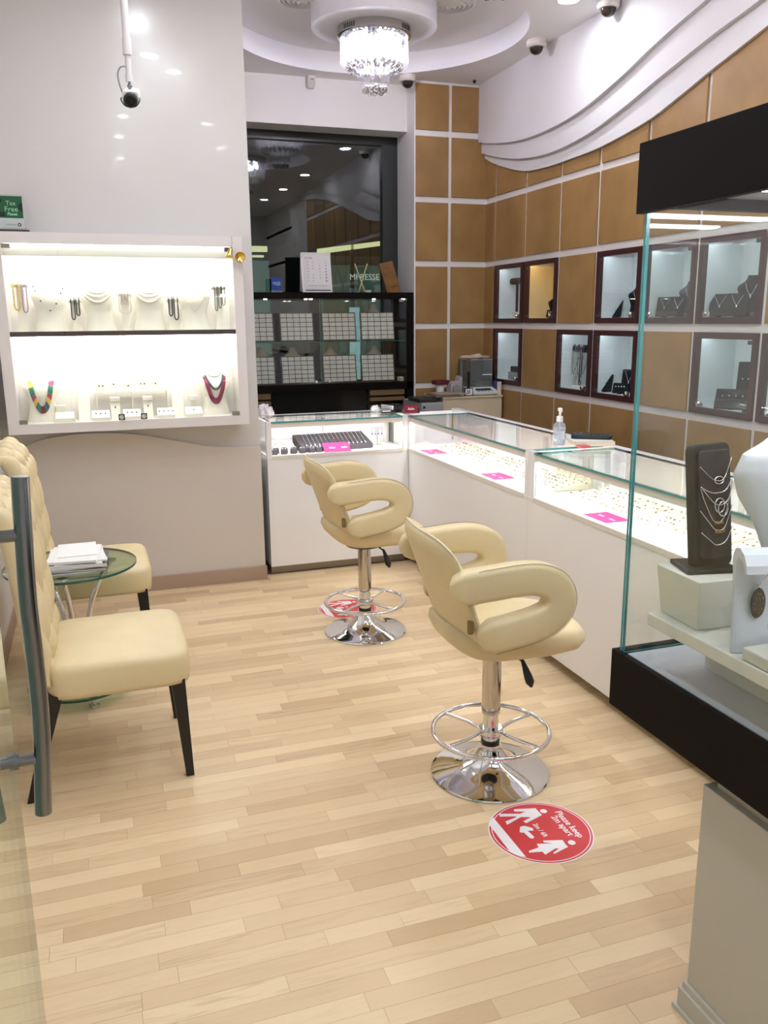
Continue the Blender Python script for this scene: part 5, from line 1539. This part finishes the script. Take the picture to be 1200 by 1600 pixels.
m.add([MK @ Vector((-0.079 + 0.009 * math.cos(2 * PI * q / 20), -0.0026, 0.2675 + 0.009 * math.sin(2 * PI * q / 20))) for q in range(20)] + [MK @ Vector((-0.079 + 0.007 * math.cos(2 * PI * q / 20), -0.0026, 0.2675 + 0.007 * math.sin(2 * PI * q / 20))) for q in range(20)], [(q, (q + 1) % 20, 20 + (q + 1) % 20, 20 + q) for q in range(20)])
m.build('heading', INK, t)
m = MB()
rr = random.Random(8)
for j in range(7):
    z = 0.235 - 0.024 * j
    for i, x in enumerate((-0.07, -0.028, 0.028, 0.078)):
        s = 0.004 + 0.0012 * (i == 3) * j * 0.5
        if i == 0:
            for q in range(2):
                m.box(x - 0.012, x + 0.012, -0.0028, -0.0022, z - 0.003 + q * 0.007, z - 0.0015 + q * 0.007, M=MK)
        elif i == 3:
            m.lathe([(0.0001, 0), (s, 0)], 10, M=MK @ Matrix.Translation((x, -0.0026, z)) @ Matrix.Rotation(PI / 2, 4, 'X'), caps=False)
        elif rr.random() < 0.75:
            m.box(x - 0.004, x + 0.004, -0.0028, -0.0022, z - 0.003, z + 0.003, M=MK)
m.box(-0.075, 0.085, -0.0028, -0.0022, 0.052, 0.0545, M=MK)
tag(m.build('print', mat('print_pale', (150, 150, 156), 0.6), t), kind='stuff')

t = thing('reed_sticks', 'crossed pale sticks in a small glass on the dark cabinet', 'sticks', (2.125, 6.75, ZTC))
STK = mat('pale_stick', (214, 202, 150), 0.6)
MB().cyl((2.155, 6.75, ZTC + 0.004), (2.072, 6.76, ZTC + 0.228), 0.005, 8).build('stick', STK, t, smooth=True)
MB().cyl((2.098, 6.75, ZTC + 0.004), (2.172, 6.74, ZTC + 0.228), 0.005, 8).build('stick', STK, t, smooth=True)
MB().lathe([(0.034, 0.0), (0.038, 0.055), (0.036, 0.055), (0.031, 0.004), (0.0001, 0.004)], 24, (2.127, 6.75, ZTC + 0.0006)).build('glass', GLASS, t, smooth=True)
tag(MB().box(2.155, 2.20, 6.73, 6.75, ZTC + 0.0005, ZTC + 0.022).build('small_box', mat('pale_teal', (168, 200, 190), 0.5), bevel=0.001), 'small pale teal box beside the crossed sticks', 'box')
t = thing('wood_plaque', 'tall wooden plaque leaning at the window jamb', 'plaque', (2.37, 6.68, ZTC))
MQ = Matrix.Translation((2.377, 6.675, ZTC + 0.001)) @ Matrix.Rotation(-0.29, 4, 'Y')
MB().prism([(-0.058, 0.017), (0.058, -0.017), (0.058, 0.242), (-0.058, 0.25)], 0.0, 0.022, 'y', M=MQ).build('board', mat('oak_plaque', (138, 98, 46), 0.5, mottle=((112, 76, 34), 14)), t, bevel=0.002)
MB().lathe([(0.0001, 0), (0.0045, 0)], 12, M=MQ @ Matrix.Translation((-0.008, -0.0008, 0.205)) @ Matrix.Rotation(PI / 2, 4, 'X'), caps=False).build('hole', BLACKP, t)
MB().box(-0.02, 0.028, -0.0012, 0.0, 0.045, 0.049, M=MQ).build('slot', BLACKP, t)
t = thing('blue_card', 'small blue card standing on the cabinet near the partition wall', 'card', (1.457, 6.9, ZTC))
MB().box(1.416, 1.498, 6.90, 6.906, ZTC + 0.022, ZTC + 0.122).build('card', mat('blue_print', (34, 72, 170), 0.4), t)
MB().box(1.412, 1.502, 6.89, 6.92, ZTC + 0.0005, ZTC + 0.022).build('foot', GREYP, t)
MB().prism([(1.424, ZTC + 0.088), (1.488, ZTC + 0.092), (1.492, ZTC + 0.064), (1.472, ZTC + 0.058), (1.438, ZTC + 0.066), (1.426, ZTC + 0.078)], 6.8985, 6.8995, 'y').build('pale_print', mat('blue_pale', (130, 160, 220), 0.5), t)

# ================================================================== DESK BEHIND THE COUNTER
t = thing('desk', 'cream back desk carrying the balance, against the wood wall', 'desk', (2.87, 6.38, 0))
DK2 = mat('desk_cream', (222, 208, 178), 0.45)
MB().box(2.605, 3.12, 6.18, 6.58, 0.0, 0.925).build('body', DK2, t, bevel=0.002)
MB().box(2.60, 3.125, 6.17, 6.585, 0.925, 0.940).build('top', DK2, t, bevel=0.002)
t = thing('safe_box', 'grey steel safe standing beside the cream desk', 'safe', (2.49, 6.3, 0))
MB().box(2.405, 2.592, 6.14, 6.55, 0.0, 0.905).build('body', mat('safe_grey', (168, 168, 172), 0.4), t, bevel=0.004)
MB().box(2.412, 2.585, 6.132, 6.141, 0.02, 0.895).build('door', mat('safe_grey'), t, bevel=0.002)
MB().cyl((2.425, 6.132, 0.872), (2.425, 6.120, 0.872), 0.008, 12).build('keyhole', BLACKP, t)
ZDK = 0.940
bx = thing('folder', 'black folder lying on the grey safe', 'folder', (2.46, 6.3, 0.905), group='folders on the desk')
MB().box(2.40, 2.55, 6.16, 6.42, 0.906, 0.932).build('cover', mat('folder_black', (48, 46, 46), 0.5), bx, bevel=0.002)
bx = thing('folder', 'grey folder overlapping the desk edge', 'folder', (2.62, 6.28, ZDK), group='folders on the desk')
MB().box(2.545, 2.735, 6.165, 6.40, ZDK + 0.001, ZDK + 0.018).build('cover', mat('folder_grey', (138, 128, 118), 0.55), bx, bevel=0.002)
bx = thing('folder', 'thin beige folder between the grey folder and the desk', 'folder', (2.69, 6.28, ZDK), group='folders on the desk')
MB().box(2.56, 2.80, 6.155, 6.36, ZDK + 0.019, ZDK + 0.026).build('cover', mat('folder_beige', (176, 158, 138), 0.55), bx, bevel=0.001)
t = thing('paper_cup', 'white cup behind the grey folder', 'cup', (2.70, 6.45, ZDK))
MB().lathe([(0.03, 0), (0.037, 0.075), (0.035, 0.075), (0.028, 0.004), (0.0001, 0.004)], 22, (2.70, 6.47, ZDK + 0.0005)).build('cup', PAPER, t, smooth=True)
tag(MB().box(2.645, 2.765, 6.42, 6.52, ZDK + 0.0765, ZDK + 0.112).build('maroon_box', mat('maroon', (92, 22, 36), 0.5), bevel=0.002), 'maroon box resting on the white cup', 'box')
t = thing('desk_organiser', 'pale lilac plastic organiser beside the balance', 'organiser', (2.80, 6.4, ZDK))
MB().prism([(2.752, ZDK + 0.001), (2.85, ZDK + 0.001), (2.85, ZDK + 0.135), (2.835, ZDK + 0.15), (2.825, ZDK + 0.105), (2.765, ZDK + 0.105), (2.752, ZDK + 0.08)], 6.36, 6.46, 'y').build('body', mat('lilac_plastic', (186, 176, 184), 0.4), t, bevel=0.003)
MB().cyl((2.79, 6.355, ZDK + 0.05), (2.79, 6.33, ZDK + 0.05), 0.03, 20).build('roll', GREYP, t, smooth=True)
t = thing('price_tag_stand', 'small black stand with a white number tag beside the balance', 'tag', (2.835, 6.2, ZDK))
MB().box(2.80, 2.872, 6.20, 6.212, ZDK + 0.001, ZDK + 0.062).box(2.83, 2.848, 6.212, 6.225, ZDK + 0.001, ZDK + 0.19).build('frame', BLACKP, t)
MB().box(2.806, 2.866, 6.1985, 6.2002, ZDK + 0.008, ZDK + 0.056).build('tag', PAPER, t)
m = MB(); text_on(m, '25', (2.816, 6.1978, ZDK + 0.02), (1, 0, 0), (0, 0, 1), 0.034, bold=0.03); m.build('lettering', BLACKP, t)
# analytical balance
t = thing('balance', 'analytical balance with a glass draught shield', 'balance', (2.97, 6.37, ZDK))
BW = mat('balance_white', (210, 212, 210), 0.4)
MB().prism([(6.19, ZDK + 0.006), (6.53, ZDK + 0.006), (6.53, ZDK + 0.06), (6.27, ZDK + 0.06), (6.19, ZDK + 0.026)], 2.875, 3.09, 'x').build('body', BW, t, bevel=0.004)
for x in (2.89, 3.075):
    for y in (6.21, 6.5):
        MB().cyl((x, y, ZDK), (x, y, ZDK + 0.007), 0.012, 12).build('foot', BLACKP, t)
MP2 = Matrix.Translation((2.985, 6.23, ZDK + 0.0435)) @ Matrix.Rotation(0.40, 4, 'X')
MB().box(-0.075, 0.06, -0.016, 0.018, 0, 0.0025, M=MP2).build('display', mat('lcd_dark', (52, 58, 56), 0.2), t)
for s in range(5):
    MB().box(-0.07 + 0.03 * s, -0.052 + 0.03 * s, -0.034, -0.024, 0, 0.003, M=MP2).build('button', GREYP, t)
gx0, gx1, gy0, gy1, gz0, gz1 = 2.885, 3.085, 6.29, 6.52, ZDK + 0.06, ZDK + 0.275
GG = glass_mat('smoke_glass', (206, 212, 206), 1.2, haze=0.10)
MB().box(2.885, 3.085, 6.505, 6.516, ZDK + 0.06, ZDK + 0.275).build('rear_panel', mat('balance_grey', (128, 134, 130), 0.5), t)
for nm, bxx in (('shield_glass', (gx0, gx1, gy0, gy0 + 0.003, gz0, gz1)), ('shield_glass', (gx0, gx0 + 0.003, gy0, gy1, gz0, gz1)), ('shield_glass', (gx1 - 0.003, gx1, gy0, gy1, gz0, gz1)), ('shield_glass', (gx0, gx1, gy1 - 0.003, gy1, gz0, gz1))):
    MB().box(*bxx).build(nm, GG, t)
MB().box(gx0, gx1, gy0, gy1, gz1, gz1 + 0.006).build('shield_lid', GREYP, t)
for x in (gx0, gx1 - 0.006):
    for y in (gy0, gy1 - 0.006):
        MB().box(x, x + 0.006, y, y + 0.006, gz0, gz1).build('shield_post', GREYP, t)
MB().box(2.995, 3.08, 6.286, 6.291, ZDK + 0.155, ZDK + 0.162).build('shield_handle', WHITEP, t)
MB().lathe([(0.012, 0.0), (0.010, 0.02), (0.04, 0.028), (0.044, 0.034), (0.0001, 0.03)], 24, (2.97, 6.40, gz0)).build('pan', STEEL, t, smooth=True)
crumple((2.97, 6.40, gz1 + 0.0065), 0.045, 'heap of pale papers on top of the balance shield', 21, mat('old_paper', (214, 196, 176), 0.7), 'papers', 'paper_heap', (2.2, 2.0, 0.42))
tag(MB().box(3.09, 3.118, 6.19, 6.215, ZDK + 0.0008, ZDK + 0.105).build('card_box', mat('cream_box', (224, 212, 186), 0.5), bevel=0.002), 'narrow cream box at the desk end', 'box')
tag(MB().lathe([(0.0001, 0.001), (0.022, 0.001), (0.022, 0.085), (0.016, 0.10), (0.016, 0.112), (0.0001, 0.112)], 20, (3.099, 6.26, ZDK)).build('blue_bottle', mat('dark_blue', (34, 44, 104), 0.3), smooth=True), 'small dark blue bottle beside the narrow cream box', 'bottle')

# ================================================================== WALL NICHES
NIW = mat('niche_white', (226, 232, 234), 0.45)
NIY = mat('niche_cream', (236, 218, 178), 0.45)
BL = mat('black_velvet', (20, 19, 23), 0.7, spec=0.2)
NLED = mat('led_niche', (236, 244, 255), 0.4, emit=NICHE_LED)
NLEDY = mat('led_niche_warm', (255, 222, 160), 0.4, emit=NICHE_LED)
ORDN = {(1, 3): 'first', (2, 3): 'second', (4, 3): 'third', (5, 3): 'fourth', (6, 3): 'fifth', (1, 2): 'first', (3, 2): 'second', (4, 2): 'third', (6, 2): 'fourth', (7, 2): 'fifth'}
def niche(i, j):
    (y0, y1), (z0, z1) = ycell[i], zcell[j]
    row = 'upper' if j == 3 else 'lower'
    nm = '%s %s niche from the corner' % (ORDN[(i, j)], row)
    t = thing('wall_niche', 'dark-framed lit wall niche, the ' + nm.replace(' niche', ' row one'), 'niche', (XR, (y0 + y1) / 2, z0), group='lit wall niches')
    IN = NIY if (i, j) == (2, 3) else NIW
    f = 0.034
    a0, a1, b0, b1 = y0 + f, y1 - f, z0 + f, z1 - f
    xf, xb = XR - 0.016, 3.40
    MB().box(xf, xf + 0.03, y0, y1, z0, b0).box(xf, xf + 0.03, y0, y1, b1, z1).box(xf, xf + 0.03, y0, a0, b0, b1).box(xf, xf + 0.03, a1, y1, b0, b1).build('frame', WENGE2, t)
    MB().box(xb, xb + 0.015, y0, y1, z0, z1).build('back_panel', IN, t)
    MB().box(xf + 0.03, xb, y0, y1, z0, b0 - 0.001).build('floor_panel', IN, t)
    MB().box(xf + 0.03, xb, y0, y1, z1 - 0.010, z1).build('top_panel', IN, t)
    MB().box(xf + 0.03, xb, y0, a0 - 0.001, b0, b1).build('side_panel', IN, t)
    MB().box(xf + 0.03, xb, a1 + 0.001, y1, b0, b1).build('side_panel', IN, t)
    MB().box(xf + 0.034, xf + 0.056, a0 + 0.02, a1 - 0.02, z1 - 0.018, z1 - 0.011).build('light_strip', NLEDY if IN is NIY else NLED, t)
    g = MB().box(xf + 0.004, xf + 0.010, a0 - 0.012, a1 + 0.012, b0 - 0.012, b1 + 0.012).build('glass_door', GLASS, t)
    hin = a0 if i > 4 else a1 - 0.03
    for z in (b0 + 0.004, b1 - 0.024):
        MB().box(xf - 0.002, xf + 0.012, hin, hin + 0.03, z, z + 0.02).build('hinge', mat('hinge_grey', (96, 92, 88), 0.35, metal=0.6), g, bevel=0.001)
    ly = a1 - 0.05 if i > 4 else a0 + 0.04
    MB().lathe([(0.014, 0), (0.014, 0.012), (0.010, 0.018), (0.0001, 0.018)], 16, M=Matrix.Translation((xf + 0.004, ly, b0 + 0.02)) @ Matrix.Rotation(-PI / 2, 4, 'Y')).box(xf - 0.004, xf + 0.012, ly - 0.017, ly + 0.017, b0 + 0.002, b0 + 0.03).build('lock', CHROME, g, smooth=True)
    return (a0, a1, b0, b1, nm)
NB = {}
for k in sorted(NICHES):
    NB[k] = niche(*k)
NRZ = -0.85
def nbust(key, dy, h, mt=BL, x=3.34):
    a0, a1, b0, b1, nm = NB[key]
    y = (a0 + a1) / 2 + dy
    bust((x, y, b0), h, 'black neck bust in the ' + nm, mt, 'black busts in the niches', rz=NRZ, k=h / 0.28)
    tt = necklace((x, y, b0), h, NRZ, 0.04 * h / 0.28, 0.82, 0.52, 0.0016, SILVER, 'silver pendant necklace on the bust in the ' + nm, 'pendant necklaces in the niches', power=1.5, k=h / 0.28)
    w, d, o = bust_at(0.5)
    MB().sphere((0, (o - d) * h / 0.28 - 0.006, h * 0.50), 0.008, 8, 6, sc=(0.8, 0.6, 1.4)).build('pendant', SILVER, tt, world=False, smooth=2)
def npad(key, y, which, w=0.085, h=0.12, x=3.21, two=False, tilt=0.5):
    a0, a1, b0, b1, nm = NB[key]
    tt = thing('necklace_pad', 'black pad %s in the %s' % (which, nm), 'pad', (x, y, b0), group='black jewellery pads in the niches')
    M = Matrix.Translation((x, y, b0 + 0.008)) @ Matrix.Rotation(0.75, 4, 'Z') @ Matrix.Rotation(tilt, 4, 'Y')
    MB().prism(rrect(w, h, 0.004, 2, 0, h / 2), 0, 0.008, 'x', M=M).build('board', BL, tt)
    MB().box(0.0, 0.06, -0.012, 0.012, -0.004, 0.002, M=Matrix.Translation((x, y, b0 + 0.005)) @ Matrix.Rotation(0.75, 4, 'Z')).build('foot', BL, tt)
    if two == 'studs':
        for s in range(4):
            MB().sphere(M @ Vector((-0.002, -w * 0.3 + w * 0.2 * s, h * 0.62)), 0.006, 6, 4).build('stud', SILVER, tt, smooth=2)
    else:
        MB().tube([M @ Vector(p) for p in smoothpath([(-0.002, -w * 0.3, h * 0.92), (-0.002, -w * 0.1, h * 0.6), (-0.002, 0, h * 0.45), (-0.002, w * 0.12, h * 0.62), (-0.002, w * 0.3, h * 0.92)], 4)], 0.0014, 5).sphere(M @ Vector((-0.003, 0, h * 0.40)), 0.007, 8, 6, sc=(0.5, 1, 1.3)).build('pendant_chain', SILVER, tt, smooth=2)
nbust((4, 3), 0.05, 0.20)
nbust((5, 3), 0.04, 0.205, mat('navy_velvet', (36, 42, 66), 0.6))
nbust((6, 3), 0.055, 0.215)
npad((4, 3), 4.875, 'beside the bust', x=3.26)
npad((5, 3), 4.30, 'nearer the corner', w=0.09, h=0.125)
npad((5, 3), 4.18, 'nearer the frame edge', w=0.09, h=0.125)
npad((6, 3), 3.83, 'nearer the corner', w=0.10, h=0.13)
npad((6, 3), 3.70, 'nearer the frame edge', w=0.10, h=0.13)
npad((4, 2), 4.93 - 0.06, 'nearer the corner', w=0.09, h=0.12)
npad((4, 2), 4.74, 'standing higher behind', w=0.09, h=0.15, x=3.30, tilt=0.3)
npad((4, 2), 4.70, 'low by the lock', w=0.09, h=0.07, two='studs')
npad((6, 2), 3.66, 'tall, with scattered studs', w=0.14, h=0.25, x=3.31, two='studs', tilt=0.32)
npad((6, 2), 3.665, 'low, with a stud row', w=0.17, h=0.13, x=3.20, two='studs', tilt=0.75)
npad((7, 2), 3.25, 'half cut off', w=0.12, h=0.2, x=3.30)
# bracelet bar with hanging chains
def tbar(key, y, label, h, strands):
    a0, a1, b0, b1, nm = NB[key]
    x = 3.28
    tt = thing('bracelet_stand', label, 'stand', (x, y, b0), group='bracelet bars in the niches')
    MB().lathe([(0.0001, 0), (0.055, 0), (0.055, 0.012), (0.014, 0.016), (0.0001, 0.016)], 22, (x, y, b0)).build('base', CREAMP, tt, smooth=True)
    MB().cyl((x, y, b0 + 0.014), (x, y, b0 + h), 0.011, 14).build('post', BL, tt, smooth=True)
    MB().cyl((x, y - 0.085, b0 + h), (x, y + 0.085, b0 + h), 0.026, 18).build('bar', BL, tt, smooth=True)
    for k in range(strands):
        yy_ = y - 0.07 + 0.14 * k / max(1, strands - 1)
        c = thing('hanging_chain', 'silver chain hanging on the bracelet bar in the ' + nm, 'chain', (x, yy_, b0 + h), group='chains on the bracelet bar')
        d = 0.17 + 0.04 * ((k * 7) % 3)
        P = smoothpath([(x, yy_, b0 + h + 0.027), (x - 0.022, yy_, b0 + h + 0.017), (x - 0.029, yy_ - 0.002, b0 + h - d * 0.5), (x - 0.024, yy_ + 0.004, b0 + h - d), (x - 0.008, yy_ + 0.008, b0 + h - d * 0.9), (x + 0.0285, yy_ + 0.004, b0 + h - 0.03), (x + 0.02, yy_, b0 + h + 0.018), (x, yy_, b0 + h + 0.027)], 5)
        MB().tube(P, 0.0022, 5).build('chain', SILVER if k % 3 else mat('dark_silver', (110, 108, 104), 0.3, metal=0.8), c, smooth=2)
tbar((3, 2), 5.29, 'black bracelet bar hung with silver chains in the lower niche', 0.27, 8)
tbar((1, 3), 6.27, 'empty black bracelet bar in the upper niche nearest the corner', 0.29, 0)
a0, a1, b0, b1, nm = NB[(1, 3)]
tag(MB().box(3.22, 3.28, 6.16, 6.24, b0, b0 + 0.05).build('jewel_box', IVORY, bevel=0.003), 'ivory box on the floor of the corner upper niche', 'box')
a0, a1, b0, b1, nm = NB[(2, 3)]
bust((3.30, 5.70, b0), 0.16, 'small black bust in the warm-lit niche', BL, 'black busts in the niches', rz=NRZ, k=0.6)
npad((2, 3), 5.60, 'low beside the small bust', w=0.08, h=0.06, two='studs')
a0, a1, b0, b1, nm = NB[(1, 2)]
tag(MB().box(3.20, 3.36, 6.10, 6.24, b0 + 0.0005, b0 + 0.06).build('jewel_box', mat('grey_box', (168, 170, 172), 0.5), bevel=0.003), 'grey box in the lower niche behind the balance', 'box')
tag(MB().box(3.21, 3.36, 6.09, 6.22, b0 + 0.061, b0 + 0.105).build('jewel_box', mat('dark_box', (44, 46, 48), 0.5), bevel=0.003), 'dark flat box on the grey box behind the balance', 'box')
